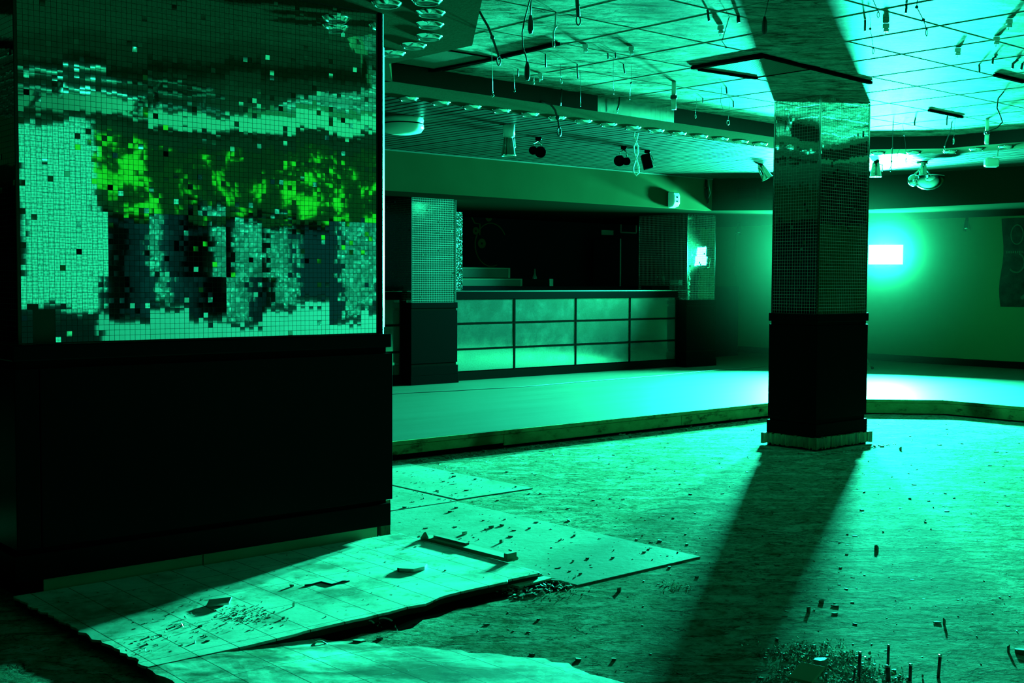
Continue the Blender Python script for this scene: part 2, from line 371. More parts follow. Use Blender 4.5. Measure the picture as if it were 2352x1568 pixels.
# soffit: outside of the recess, as convex pieces with a band of downlights; slats beyond
def off(poly, d):
    n = len(poly); out = []
    ar = sum(poly[i][0]*poly[(i+1)%n][1]-poly[(i+1)%n][0]*poly[i][1] for i in range(n)); sg = 1 if ar > 0 else -1
    for i in range(n):
        p0, p1, p2 = Vector(poly[i-1]), Vector(poly[i]), Vector(poly[(i+1)%n])
        d1 = (p1-p0).normalized(); d2 = (p2-p1).normalized()
        n1 = Vector((d1.y,-d1.x))*sg; n2 = Vector((d2.y,-d2.x))*sg
        bis = (n1+n2).normalized(); k = d/max(.3, bis.dot(n1)); out.append((p1.x+bis.x*k, p1.y+bis.y*k))
    return out
OUT = off(REC, .52)
sf = MB()
for i in range(len(REC)):
    j = (i+1) % len(REC)
    if i in (4,5,6,7,8,9,10): continue
    sf.quad((*REC[i],ZS),(*OUT[i],ZS),(*OUT[j],ZS),(*REC[j],ZS))
struct(sf.build('ceiling_downlight_band', M['soffit']))
# flat dropped panel over the mirrored pillar (left of the recess)
lp = MB(); lp.add([(x, y, ZS) for x, y in ((4.63,6.57),(4.243,6.053),(4.259,5.271),(3.608,4.393),(4.75,3.0),(4.6,1.6),(4.9,.95),(-4.5,.95),(-4.5,7.08),(4.45,7.08))], [tuple(range(9))])
struct(lp.build('ceiling_left_panel', M['soffit']))
nearc = MB(); nearc.quad((-4.5,-4,ZS+.003),(16,-4,ZS+.003),(16,.97,ZS+.003),(-4.5,.97,ZS+.003)); struct(nearc.build('ceiling_rear', M['soffit']))
back = MB(); back.quad((-4.5,7.0,ZS+.05),(13.6,7.0,ZS+.05),(13.6,10.2,ZS+.05),(-4.5,10.2,ZS+.05)); back.quad((11.2,-.4,ZS+.05),(13.6,-.4,ZS+.05),(13.6,7.05,ZS+.05),(11.2,7.05,ZS+.05))
struct(back.build('ceiling_slat_backing', M['slatgap']))
def bulk_y(x):                      # front of the dropped bulkhead over the bar and at the far right
    return 9.97 if x < 12.0 else 9.97-(x-12.0)*(1.57/1.2)
sl = MB(); x = -4.0; rs = random.Random(5)
while x < 13.2:
    xm = x+.05
    y1 = bulk_y(xm)
    y0 = 7.10+ (0.0395*(xm-4.6) if xm > 4.6 else 0)
    if xm > 10.55: y0 = max(.0, 7.3-(xm-10.55)*1.2)
    if xm > 11.42: y0 = -.15
    dz = rs.uniform(-.0015,.0015); w = .084; x0, x1 = x, x+w
    prof = [(x0,.03),(x0,.004),(x0+.006,0),(x1-.006,0),(x1,.004),(x1,.03)]
    vs = [(px, y, ZS+pz+dz) for y in (y0, y1) for px, pz in prof]; k = len(prof)
    sl.add(vs, [(i+1, i, k+i, k+i+1) for i in range(k-1)])
    x += .1
struct(sl.build('ceiling_slats', M['slat']))
# T-bars of the recess ceiling grid (600 mm)
GX, GY, GS = 5.642, 4.161, .595
def inside(px, py):
    c = False; n = len(REC)
    for i in range(n):
        (x1, y1), (x2, y2) = REC[i], REC[(i+1) % n]
        if (y1 > py) != (y2 > py) and px < (x2-x1)*(py-y1)/(y2-y1)+x1: c = not c
    return c
gb = MB()
def runs(fixed, horiz):
    seg = None; v = -1.; out = []
    while v < 12:
        p = (v, fixed) if horiz else (fixed, v)
        if inside(*p): seg = (seg[0], v) if seg else (v, v)
        elif seg: out.append(seg); seg = None
        v += .02
    return out
for i in range(-6, 10):
    for (a, b) in runs(GX+i*GS, False): gb.box(GX+i*GS-.0015, GX+i*GS+.0015, a, b, ZR-.003, ZR+.001)
    for (a, b) in runs(GY+i*GS, True): gb.box(a, b, GY+i*GS-.0015, GY+i*GS+.0015, ZR-.0027, ZR+.001)
struct(gb.build('ceiling_grid', mat('painted_t_bars', (.3,.33,.27), .6, 0, 0.)))
# bulkhead over the bar, its slanted return and the far right bulkhead: one dropped ring at 2.22 m
ZB = 2.215
def wallseg(name, a, b, z0, z1, th, m):
    a = Vector((*a,0)); b = Vector((*b,0)); d = (b-a).normalized(); nr = Vector((-d.y, d.x, 0))
    mb = MB(); c = (a+b)/2+nr*th/2
    mb.obox((c.x, c.y, (z0+z1)/2), d*((b-a).length/2), nr*(th/2), Vector((0,0,(z1-z0)/2)))
    return struct(mb.build(name, m))
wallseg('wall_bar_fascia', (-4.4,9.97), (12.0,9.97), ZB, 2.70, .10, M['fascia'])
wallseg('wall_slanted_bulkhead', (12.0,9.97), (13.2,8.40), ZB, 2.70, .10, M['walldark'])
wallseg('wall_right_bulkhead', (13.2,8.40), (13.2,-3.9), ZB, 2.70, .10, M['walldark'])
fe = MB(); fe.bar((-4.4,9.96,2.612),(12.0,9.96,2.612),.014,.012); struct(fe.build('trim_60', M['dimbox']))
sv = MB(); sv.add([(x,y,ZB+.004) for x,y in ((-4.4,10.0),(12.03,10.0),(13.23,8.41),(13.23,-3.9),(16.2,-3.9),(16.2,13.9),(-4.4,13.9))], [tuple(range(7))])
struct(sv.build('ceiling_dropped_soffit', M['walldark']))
# outer walls
wallseg('wall_right', (15.8,13.9), (15.8,-3.9), .10, 2.25, .15, M['wall'])
jr = MB(); jr.box(15.775,15.802,3.0,8.26,.15,ZB); struct(jr.build('wall_right_lining', M['wall']))
jr2 = MB(); jr2.box(15.785,15.802,12.61,13.6,.15,ZB); struct(jr2.build('wall_far_lining', M['wall']))
bbm = MB(); bbm.box(15.755,15.8,-3.9,13.4,.15,.245); struct(bbm.build('baseboard_right', M['blackmatt'], bevel=.004))
wallseg('wall_back', (15.9,13.5), (-4.4,13.5), .0, 2.5, -.1, M['bardark'])
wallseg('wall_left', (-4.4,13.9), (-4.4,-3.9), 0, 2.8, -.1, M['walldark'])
wallseg('wall_rear', (-4.4,-3.5), (16.0,-3.5), 0, 2.8, -.1, M['bardark'])

# ------------------------------------------------------------------ mirror mosaics
def mosaic(o, ud, w, h, nrm, tile=.0245, gap=.0024, jit=.0035, sheet=.003, odd=.02, miss=None, seed=1, wave=0.):
    """tilted square mirror tiles on a plane; o lower corner, ud horizontal direction"""
    r = random.Random(seed); mb = MB(); o = Vector(o); ud = Vector(ud); nrm = Vector(nrm); zd = Vector((0,0,1))
    nc, nr = max(1, round(w/tile)), max(1, round(h/tile)); tw, th = w/nc, h/nr
    sheets = {}
    for j in range(nr):
        for i in range(nc):
            if miss and miss(i*tw, j*th): continue
            k = (i//8, j//12)
            if k not in sheets: sheets[k] = (r.gauss(0, sheet), r.gauss(0, sheet))
            a = sheets[k][0]+r.gauss(0, jit); b = sheets[k][1]+r.gauss(0, jit)
            if wave:
                a += wave*math.sin(i*.35+j*.11); b += wave*math.cos(j*.29+i*.07)
            if r.random() < odd: a += r.gauss(0, .045); b += r.gauss(0, .045)
            c = o+ud*(i+.5)*tw+zd*(j+.5)*th; hx, hz = (tw-gap)/2, (th-gap)/2
            lift = .00018+max(0., abs(a)*hx+abs(b)*hz-.0001)
            q = [c+ud*(sx*hx)+zd*(sz*hz)+nrm*(lift+a*sx*hx+b*sz*hz) for sx, sz in ((-1,-1),(1,-1),(1,1),(-1,1))]
            if (q[1]-q[0]).cross(q[3]-q[0]).dot(nrm) < 0: q.reverse()
            mb.quad(*q)
    return mb
def pillar(label, x0, x1, y0, y1, z0, ztop, zd, faces, seed, name='mirrored_pillar', group=None, jit=.0035, sheet=.003, odd=.02, grout='grout', tilem='mirror', out=.014, board=True, miss=None, tile=.0245, wave=0., gap=.0024):
    """mosaic shaft over a black dado with cap, panel, skirting and base board"""
    root = thing(name, label, 'pillar', ((x0+x1)/2, (y0+y1)/2, z0), group)
    c = MB(); c.box(x0, x1, y0, y1, zd-.01, ztop); c.build('shaft', M[grout], root)
    W, H = x1-x0, ztop-zd
    spec = {'-y': ((x0,y0,zd),(1,0,0),W,(0,-1,0)), '+y': ((x0,y1,zd),(1,0,0),W,(0,1,0)), '-x': ((x0,y0,zd),(0,1,0),y1-y0,(-1,0,0)), '+x': ((x1,y0,zd),(0,1,0),y1-y0,(1,0,0))}
    for i, fc in enumerate(faces):
        o, u, w, n = spec[fc]
        mosaic(o, u, w, H, n, tile, gap, jit=jit, sheet=sheet, odd=odd, seed=seed+i, miss=miss if fc == '-y' else None, wave=wave).build('mirror_mosaic', M[tilem], root)
    for (cx, cy) in ((x0,y0),(x1,y0),(x0,y1)):
        e = MB(); sx = -1 if cx == x0 else 1; sy = -1 if cy == y0 else 1
        e.box(*sorted((cx-sx*.010, cx+sx*.004)), cy+sy*.0022, cy+sy*.004, zd, ztop); e.box(cx+sx*.0022, cx+sx*.004, *sorted((cy-sy*.010, cy+sy*.004)), zd, ztop)
        e.build('corner_trim', M['steel'], root)
    z = z0
    b = MB(); b.box(x0-out+.012, x1+out-.012, y0-out+.012, y1+out-.012, z+.19, zd-.012); b.build('dado_core', M['blackmatt'], root)
    b = MB(); b.box(x0-out-.004, x1+out+.004, y0-out-.004, y1+out+.004, zd-.065, zd); b.build('cap_moulding', M['black'], root, bevel=.006)
    b = MB(); b.box(x0-out, x1+out, y0-out, y1+out, z+.235, zd-.09); b.build('dado_panel', M['black'], root, bevel=.003)
    b = MB(); b.box(x0-out-.006, x1+out+.006, y0-out-.006, y1+out+.006, z+.10, z+.205); b.build('skirting', M['black'], root, bevel=.004)
    if board:
        k = out+.036
        b = MB()
        for (p, q) in (((x0-k,y0-k),(x1+k,y0-k)),((x1+k,y0-k),(x1+k,y1+k)),((x1+k,y1+k),(x0-k,y1+k)),((x0-k,y1+k),(x0-k,y0-k))):
            a = Vector((*p,0)); d = Vector((*q,0))-a; L = d.length; d.normalize(); nr = Vector((d.y,-d.x,0)); rr = random.Random(seed+9); s = 0
            while s < L:
                w = min(rr.uniform(.012,.03), L-s); t1 = z+.102+rr.uniform(-.006,.004); t0 = z+.018+rr.uniform(-.006,.008)
                cc = a+d*(s+w/2)-nr*.01
                b.obox((cc.x,cc.y,(t0+t1)/2), d*(w/2), nr*(.011+rr.uniform(-.002,.002)), Vector((0,0,(t1-t0)/2))); s += w
        b.build('base_board', M['wood'], root)
        b = MB(); b.box(x0-out, x1+out, y0-out, y1+out, z, z+.1); b.build('base_core', M['blackmatt'], root)
    else:
        b = MB(); b.box(x0-out-.012, x1+out+.012, y0-out-.012, y1+out+.012, z, z+.1); b.build('base_board', M['black'], root, bevel=.003)
    return root
pillar('freestanding mirrored pillar on the bare floor in front of the glowing work lamp', 7.86, 8.53, 5.47, 5.90, 0, ZR-.002, 1.062, ('-y','-x'), 21, jit=.0016, sheet=.002, tilem='mirror', grout='groutmid', group='mosaic pillars on black dados', wave=.004)
pillar('brightly gridded mosaic pillar standing at the left end of the bar counter', 7.79, 8.41, 10.69, 11.58, .15, ZB, 1.062, ('-y','-x'), 31, board=False, group='mosaic pillars on black dados', grout='groutbar', tilem='mirrordusty', jit=.0012, sheet=.0015)
pillar('mosaic pillar at the right end of the bar, reflecting the lamp in white patches', 12.367, 12.95, 10.69, 11.58, .15, ZB, 1.062, ('-y','-x'), 41, board=False, grout='groutbar', group='mosaic pillars on black dados', jit=.0016, sheet=.002)
# pillar opposite, behind the camera: it is the bright gridded block in the mosaic's reflection
pillar('bright gridded pillar seen only as a reflection, left in the large mirror mosaic', 3.35, 4.05, -.75, -.25, 0, ZS, 1.0, ('+y',), 51, jit=.004, gap=.0075, tile=.030, grout='groutrear', tilem='mirrordark', group='mosaic pillars on black dados')

# the large mirrored pillar on the left
X0, X1, Y0, Y1 = 1.655, 3.435, 4.95, 6.3
root = thing('mirrored_wall_pillar', 'large mirror mosaic pillar over a black dado, filling the left of the view', 'pillar', (2.55, 5.6, 0), 'mosaic pillars on black dados')
c = MB(); c.box(X0, X1, Y0+.001, Y1, 1.03, ZS); c.build('shaft', M['groutdark'], root)
def missing(u, v):
    return (.03 < u < .135 and v < .115) or (.0 < u < .05 and .115 < v < .15)
mm = mosaic((X0+.012, Y0, 1.047), (1,0,0), X1-X0-.055, ZS-1.055, (0,-1,0), .0226, .0015, jit=.0022, sheet=.006, odd=.06, seed=71, miss=missing, wave=.0016)
mm.build('mirror_mosaic', M['mirror'], root)
mosaic((X0, Y0+.01, 1.047), (0,1,0), 1.2, ZS-1.055, (-1,0,0), .0226, .0015, jit=.002, sheet=.003, seed=72).build('side_mosaic', M['mirror'], root)
e = MB(); e.prism([(X1-.014,Y0-.012),(X1+.0043,Y0+.0045),(X1-.014,Y0+.0045)], 1.042, ZS); e.build('corner_trim', M['paletrim'], root)
e = MB(); e.prism([(X1+.006,Y0+.006),(X1+.019,Y0+.0177),(X1+.006,Y0+.0177)], 1.075, ZS-.16); e.build('corner_trim', M['paletrim'], root)
e = MB(); e.box(X1-.035, X1-.009, Y0-.010, Y0+.0, 1.04, ZS); e.build('corner_batten', M['blackmatt'], root)
b = MB(); b.box(X0-.02, X1+.0, Y0-.02, Y1+.02, .19, 1.03); b.build('dado_core', M['blackmatt'], root)
b = MB(); b.box(X0-.04, X1+.024, Y0-.04, Y1+.04, .975, 1.042); b.build('cap_moulding', M['blackgloss'], root, bevel=.007)
b = MB(); b.box(X0+.07, X1+.030, Y0-.036, Y1+.036, .21, .945); b.build('dado_panel', M['blackgloss'], root, bevel=.003)
b = MB(); b.box(X0-.03, X0+.066, Y0-.034, Y1+.034, .21, .945); b.build('dado_corner_post', M['blackgloss'], root, bevel=.003)
b = MB(); b.box(X0-.046, X1+.012, Y0-.046, Y1+.04, .082, .192); b.build('skirting', M['blackgloss'], root, bevel=.003)
b = MB(); b.box(X0+.08, 2.442, Y0-.012, Y0+.0, .0, .085); b.build('plinth_board', M['plinth'], root, bevel=.001)
b = MB(); b.box(2.446, X1-.048, Y0-.012, Y0+.0, .0, .085); b.build('plinth_board', M['plinth'], root, bevel=.001)
b = MB(); b.box(X0, X1-.03, Y0+.004, Y1-.02, 0, .083); b.build('plinth_core', M['blackmatt'], root)
for zz, hh in ((.137,.105),(.052,.085)):
    b = MB(); yb = Y0+.06
    b.box(X1+.016, X1+.075, yb-.012, yb, zz-hh/2, zz+hh/2); b.box(X1+.016, X1+.028, yb, yb+.05, zz-hh/2, zz+hh/2); b.box(X1+.063, X1+.075, yb, yb+.05, zz-hh/2, zz+hh/2)
    b.build('broken_edge_channel', M['wood'], root)

b = MB(); b.box(1.0, 9.0, 1.28, 1.36, 2.50, ZS+.002); struct(b.build('trim_62', M['beam']))  # unseen beam added for a bright band in the mosaic's reflection
for k, (yy, zz, x0_, x1_) in enumerate(((2.55,2.54,.6,3.7),(1.9,2.55,.4,4.2))):  # unseen rails added to put bright lines into the mosaic's reflection
    b = MB(); b.tube([(x0_,yy,zz),(x1_,yy+.15,zz)], .017, 8); rl = b.build('added_glint_rail', M['steel'], None, smooth=True)
    tag(rl, ('made-up steel rail, added for the lower bright line in the mosaic reflection','made-up steel rail, added for the upper bright line in the mosaic reflection')[k], 'rail')
    for xx in (x0_+.3, x1_-.3):
        h_ = MB(); h_.tube([(xx,yy+.15*(xx-x0_)/(x1_-x0_),zz),(xx,yy+.15*(xx-x0_)/(x1_-x0_),ZS)], .006, 6); h_.build('drop_rod', M['steel'], rl)
for k, (xx, yy) in enumerate(((1.5,2.59),(2.1,2.62),(2.7,2.65),(3.3,2.68),(2.0,1.96),(2.8,1.99),(3.5,2.02))):  # unseen spotlights added for glints in the mosaic; they give no light
    rt = thing('spotlight', ('made-up rail spotlight, added for glints in the mosaic reflection, number %s from the left' % ('one','two','three','four','five','six','seven')[k]), 'spotlight', (xx,yy,2.54 if k < 4 else 2.55), 'added spotlights on the unseen rails')
    zz = 2.54 if k < 4 else 2.55
    b = MB(); b.lathe([(0,.0),(.025,0),(.03,-.05),(.038,-.10),(.034,-.10),(.024,-.05),(0,-.04)], (xx,yy,zz-.035), (.35,.25,1), 14); b.build('can', M['steel'], rt, smooth=True)
    b = MB(); b.tube([(xx,yy,zz-.017),(xx,yy,zz-.04)], .012, 8); b.build('mount', M['black'], rt, smooth=True)
# second bar behind the camera, seen in the mosaic's reflection only
root = thing('bar_counter', 'low pale counter seen only as the bright strip reflected along the mosaic foot', 'counter', (6.9,-.6,0))
b = MB(); b.box(4.15, 9.8, -.68, -.55, 0, .98); b.build('front', M['stage'], root)
b = MB(); b.box(4.12, 9.85, -.95, -.5, .98, 1.03); b.build('worktop', M['black'], root)
b = MB(); b.box(-2.5, 2.9, -.68, -.55, 0, .98); struct(b.build('wall_low_parapet', M['bardark']))
wallseg('wall_mural_band', (-2.5,-.95), (10.6,-.95), 1.95, ZS, -.08, M['camo'])
for i, x in enumerate((4.3, 5.15, 5.9, 6.6, 7.5, 8.4)):
    w = (.34,.2,.42,.3,.5,.36)[i]
    b = MB(); b.box(x, x+w, -1.7, -1.66, 0, 1.95)
    tag(b.build('glitter_panel', M['glitter']), ('%s glitter panel seen only as sparkle in the mosaic reflection' % ('first','second','third','fourth','fifth','sixth')[i])+', counted from the left', 'panel', 'glitter panels in the reflection')

# ------------------------------------------------------------------ the bar
YB = 10.85
def bar_counter(x0, x1, cuts, label, vs):
    root = thing('bar_counter', label, 'bar', ((x0+x1)/2, YB+.3, .15), 'steel fronted bar counters')
    b = MB(); b.box(x0, x1, YB+.012, YB+.62, .15, 1.09); b.build('carcass', M['blackmatt'], root)
    zs = [.248,.512,.810,1.092]
    for i in range(len(cuts)-1):
        for k in range(3):
            b = MB(); b.box(cuts[i]+.011, cuts[i+1]-.011, YB, YB+.011, zs[k]+.011, zs[k+1]-(.011 if k < 2 else 0)); b.build('front_panel', M['panel'], root, bevel=.0015)
    for k in (1, 2):
        b = MB(); b.box(x0, x1, YB-.006, YB-.0005, zs[k]-.012, zs[k]+.012); b.build('panel_strip', M['blackmatt'], root)
    for cx_ in cuts:
        b = MB(); b.box(max(x0,cx_-.012), min(x1,cx_+.012), YB-.0075, YB-.001, .248, 1.09); b.build('panel_strip', M['blackmatt'], root)
    b = MB(); b.box(x0, x1, YB-.012, YB+.012, .15, .246); b.build('kickboard', M['blackmatt'], root)
    b = MB(); b.box(x0, x1, YB-.03, YB+.70, 1.092, 1.188); b.build('worktop', M['black'], root, bevel=.006)
    b = MB(); b.box(x0, x1, YB-.034, YB-.026, 1.180, 1.190); b.build('worktop_edging', M['steel'], root)
    return root
bar_counter(8.442, 12.335, [8.444,9.43,10.45,11.43,12.333], 'long bar counter with steel panels in black strips between two mosaic pillars', None)
bar_counter(3.6, 7.758, [3.6,4.66,5.72,6.78,7.756], 'short visible stretch of steel bar counter left of the bar pillar', None)
# shelf units on the counter behind: stepped pale boxes
for (a, b_, yy, dp, lab) in (((1056,614),(1171,638),12.1,.3,'upper pale shelf box of the stepped pair behind the bar counter'),((1050,639.5),(1199,657),11.95,.45,'lower and longer pale shelf box of the stepped pair behind the bar')):
    p = at(*a, Y=yy); q = at(*b_, Y=yy); rt = thing('shelf_box', lab, 'box', ((p.x+q.x)/2, yy+dp/2, q.z), 'stepped boxes behind the bar')
    m_ = MB(); m_.box(p.x, q.x, yy, yy+dp, q.z, p.z); m_.build('body', M['dimbox'], rt, bevel=.004)
    m_ = MB(); m_.box(q.x-.03, q.x+.002, yy-.004, yy+.01, q.z, p.z); m_.build('end_trim', M['mesh'], rt)
    m_ = MB(); m_.box(p.x, q.x, yy-.006, yy+.006, p.z-.012, p.z+.002); m_.build('lip', M['mesh'], rt)
bk = MB(); bk.box(7.0, 15.0, 11.9, 12.6, .15, at(1100,657,Y=11.95).z-.002); tag(bk.build('back_counter', M['bardark'], bevel=.004), 'dark lower counter running behind the bar', 'counter')
# glitter column behind the left pillar
p = at(1044,486,Y=11.62); q = at(1062,662,Y=11.62)
g = MB(); g.box(p.x-.02, q.x, 11.62, 11.72, 1.19, p.z); tag(g.build('glitter_column', M['glitter']), 'narrow sparkling glitter column beside the left bar pillar', 'column')
# black box with a pale end, bottle
p = at(1200,640,Y=11.95); q = at(1271,657,Y=11.95)
rt = thing('black_case', 'low black case on the bar, right of the stepped pale boxes', 'case', ((p.x+q.x)/2, 12.05, q.z))
m_ = MB(); m_.box(p.x, q.x-.07, 11.95, 12.13, q.z, p.z); m_.build('body', M['black'], rt, bevel=.006)
m_ = MB(); m_.box(q.x-.069, q.x, 11.95, 12.13, q.z, p.z); m_.build('end_block', mat('grey_end', (.25,.3,.25), .5), rt, bevel=.006)
p = at(1235,617,Y=12.24); z0 = at(1235,657,Y=11.95).z
m_ = MB(); m_.lathe([(.0,0),(.036,0),(.036,.12),(.014,.165),(.014,p.z-z0),(0,p.z-z0)], (p.x,12.3,z0)); tag(m_.build('bottle', mat('dark_bottle', (.05,.08,.06), .15), smooth=True), 'dim slender bottle standing behind the black case', 'bottle')
# cable plug on the counter
p = at(1315,663,Z=1.192)
rt = thing('plug_cable', 'small plug with a curl of cable lying on the bar worktop', 'cable', (p.x, p.y, 1.19))
m_ = MB(); m_.tube([(p.x-.12,p.y,1.192),(p.x-.08,p.y+.01,1.215),(p.x-.02,p.y,1.222),(p.x+.05,p.y,1.205)], .004); m_.build('cord', M['hook'], rt, smooth=True)
m_ = MB(); m_.box(p.x+.04, p.x+.1, p.y-.012, p.y+.02, 1.19, 1.216); m_.build('plug', M['white'], rt, bevel=.004)
# dark things at the counter's right end
for i, (xa, xb, yt, yy, lab) in enumerate(((1497,1542,655,11.0,'dark flat tray at the right end of the bar worktop'),(1543,1566,658,11.05,'small dark box next to the pillar at the bar end'))):
    p = at(xa,yt,Y=yy); q = at(xb,yt,Y=yy)
    m_ = MB(); m_.box(p.x, q.x, yy, yy+.2, 1.189, p.z); tag(m_.build(('tray','small_box')[i], M['blackmatt'], bevel=.004), lab, ('tray','box')[i])
# faint wall ornament (ring, discs), notice, frame and fridge on the dark back wall
yw = 13.495
c = at(1128,562,Y=yw)
rt = thing('wall_ornament', 'faint ring ornament with discs on the dark wall behind the bar', 'ornament', (c.x, yw, c.z))
ringm = mat('faded_ornament', (.035,.06,.025), .7, 0, 0.)
m_ = MB(); R_ = .30; m_.tube([(c.x+R_*math.cos(t), yw, c.z+R_*1.05*math.sin(t)) for t in [.5+i*(5.1-.5)/40 for i in range(41)]], .009); m_.build('ring', ringm, rt, smooth=True)
for (px, py, r_, nm) in ((1106,559,.07,'disc'),(1092,530,.055,'disc'),(1122,499,.06,'disc')):
    d_ = at(px,py,Y=yw); m_ = MB(); m_.lathe([(.018,0),(r_,0),(r_,-.012),(.018,-.012),(.018,0)], d_, (0,1,0)); m_.build(nm, ringm, rt)
m_ = MB(); p = at(1082,497,Y=yw); q = at(1090,512,Y=yw); m_.tube([p, q, at(1102,514,Y=yw), at(1102,540,Y=yw)], .012); m_.build('stem', ringm, rt, smooth=True)
p = at(1381,528,Y=yw); q = at(1408,540,Y=yw); m_ = MB(); m_.box(p.x,q.x,yw-.01,yw,q.z,p.z); tag(m_.build('notice', mat('dim_notice', (.14,.2,.16), .6)), 'small dim notice on the dark wall behind the bar', 'sign')
p = at(1425,512,Y=yw); q = at(1460,535,Y=yw); rt = thing('picture_frame', 'dim empty frame on the dark wall near the right bar pillar', 'frame', ((p.x+q.x)/2, yw, q.z))
m_ = MB()
for a_, b_ in (((p.x,p.z),(q.x,p.z)),((q.x,p.z),(q.x,q.z)),((q.x,q.z),(p.x,q.z)),((p.x,q.z),(p.x,p.z))): m_.bar((a_[0],yw-.012,a_[1]),(b_[0],yw-.012,b_[1]),.02,.014,(0,1,0))
m_.build('frame', mat('dim_frame', (.10,.15,.12), .5), rt)
m_ = MB(); m_.box(p.x,q.x,yw-.006,yw,q.z,p.z); m_.build('backing', M['bardark'], rt)
p = at(1427,548,Y=12.7); rt = thing('tall_cabinet', 'tall dark cabinet behind the bar, with one pale vertical edge', 'cabinet', (p.x+.3, 12.95, .15))
m_ = MB(); m_.box(p.x, p.x+.6, 12.72, 13.3, .15, p.z); m_.build('body', M['bardark'], rt)
m_ = MB(); m_.box(p.x-.004, p.x+.008, 12.71, 12.722, .15, p.z); m_.build('edge_strip', mat('dim_edge', (.2,.28,.23), .4), rt)
# fascia fittings
YF = 9.97
p = at(1547,459,Y=YF-.06)
rt = thing('wall_speaker', 'small white rounded wall unit on the bulkhead over the bar', 'speaker', (p.x, YF-.05, p.z))
m_ = MB(); m_.box(p.x-.05, p.x+.05, YF-.03, YF, p.z-.085, p.z+.085); m_.build('back_plate', M['blackmatt'], rt, bevel=.01)
m_ = MB(); prof = [(-.095,.02),(-.08,.075),(-.04,.10),(.04,.10),(.085,.085),(.095,.03)]
for sx in (0,): m_.add([(p.x+s*.055, YF-.02-d, p.z+z_) for s in (-1,1) for z_, d in prof]+[(p.x+s*.055, YF-.02, p.z+z_) for s in (-1,1) for z_ in (-.095,.095)],
    [(i,i+6,i+7,i+1) for i in range(5)]+[(0,1,2,3,4,5,13,12),(6,14,15,11,10,9,8,7),(5,11,15,13),(0,12,14,6)])
m_.build('cover', M['white'], rt, bevel=.012)
m_ = MB(); m_.box(p.x-.012,p.x+.012,YF-.124,YF-.118,p.z+.02,p.z+.04); m_.build('sensor_window', M['blackmatt'], rt)
m_ = MB(); m_.box(p.x-.01,p.x+.01,YF-.124,YF-.118,p.z-.03,p.z-.012); m_.build('sensor_window', M['blackmatt'], rt)
p = at(1263,0+470,Y=YF)
a_ = at(1622,412,Y=YF-.02); b_ = at(1624,468,Y=YF-.02)
rt = thing('hanging_connector', 'dark flex with a loop of thin cable hanging at the bulkhead corner', 'cable', (a_.x, a_.y, b_.z))
m_ = MB(); m_.tube([a_, a_+Vector((0,0,-.12)), a_+Vector((.0,-.01,-.2)), a_+Vector((.03,-.01,-.27)), b_], [.012,.02,.022,.016,.008]); m_.build('flex', M['blackmatt'], rt, smooth=True)
m_ = MB(); m_.box(a_.x-.03,a_.x+.03,a_.y-.02,a_.y+.01,a_.z-.115,a_.z-.095); m_.build('clip', M['chrome'], rt)
m_ = MB(); m_.tube([a_+Vector((.05,0,0)), a_+Vector((.06,0,-.1)), a_+Vector((.085,0,-.17)), a_+Vector((.05,0,-.24)), b_+Vector((.01,0,0))], .004); m_.build('loop', M['hook'], rt, smooth=True)
# vent on the slanted bulkhead
dv = Vector((1.2,-1.57,0)).normalized(); nv = Vector((dv.y,-dv.x,0))
def on_bulk(px, py):
    d = ray(px, py); P1 = Vector((12.0,9.97,0)); t_ = (P1-CAM).dot(nv)/d.dot(nv); return CAM+d*t_
for (xa, xb, lab) in ((1692,1738,'left dark louvre vent of the pair high on the slanted bulkhead'),(1743,1790,'right dark louvre vent of the pair, half behind the freestanding pillar')):
    p = on_bulk(xa,431); q = on_bulk(xb,458); c = (p+q)/2; rt = thing('air_vent', lab, 'vent', c, 'vents on the slanted bulkhead')
    L = (Vector((q.x,q.y,0))-Vector((p.x,p.y,0))).length; H = p.z-q.z
    m_ = MB()
    for s in (-1,1):
        m_.obox(c+nv*.004+dv*(s*L/2), dv*.012, nv*.008, Vector((0,0,H/2+.01))); m_.obox(c+nv*.004+Vector((0,0,s*H/2)), dv*(L/2), nv*.008, Vector((0,0,.01)))
    m_.build('frame', M['walldark'], rt)
    m_ = MB()
    for k in range(7): m_.obox(c+Vector((0,0,-H/2+(k+.5)*H/7)), dv*(L/2-.01), (nv+Vector((0,0,-.8)))*.006, Vector((0,0,.002)))
    m_.build('louvres', M['blackmatt'], rt)

# ------------------------------------------------------------------ ceiling lights and spots
def downlight_proto(label, loc):
    rt = thing('downlight', label, 'downlight', loc, 'round downlights in the ceiling band')
    m_ = MB(); m_.lathe([(.074,0),(.074,-.003),(.071,-.006),(.060,-.020),(.056,-.022),(.052,-.020)], loc, n=32); m_.build('rim', M['chrome'], rt, smooth=True)
    m_ = MB(); m_.lathe([(.052,-.020),(.050,-.010),(.043,-.007),(.040,-.010),(.028,-.005),(.025,-.008),(.0,-.004)], loc, n=32); m_.build('reflector', mat('dull_reflector', (.3,.34,.3), .3, .7), rt, smooth=True)
    return rt
ordn = ['first','second','third','fourth','fifth','sixth','seventh','eighth','ninth','tenth','eleventh','twelfth','thirteenth','fourteenth','fifteenth','sixteenth','seventeenth']
dl_spots = []
for k in range(15):
    dl_spots.append((5.135+.2955*k+(.0 if k < 8 else .0), 7.085+.0028*k, 'chrome downlight in the long ceiling row over the platform, %s from the mirrored pillar' % ordn[k]))
for k, (x, y) in enumerate(((10.766,6.80),(10.98,6.53),(11.19,6.25),(11.16,5.955),(11.165,5.66),(11.165,5.36))):
    dl_spots.append((x, y, 'chrome downlight right of the freestanding pillar, %s of that short curved row' % ordn[k]))
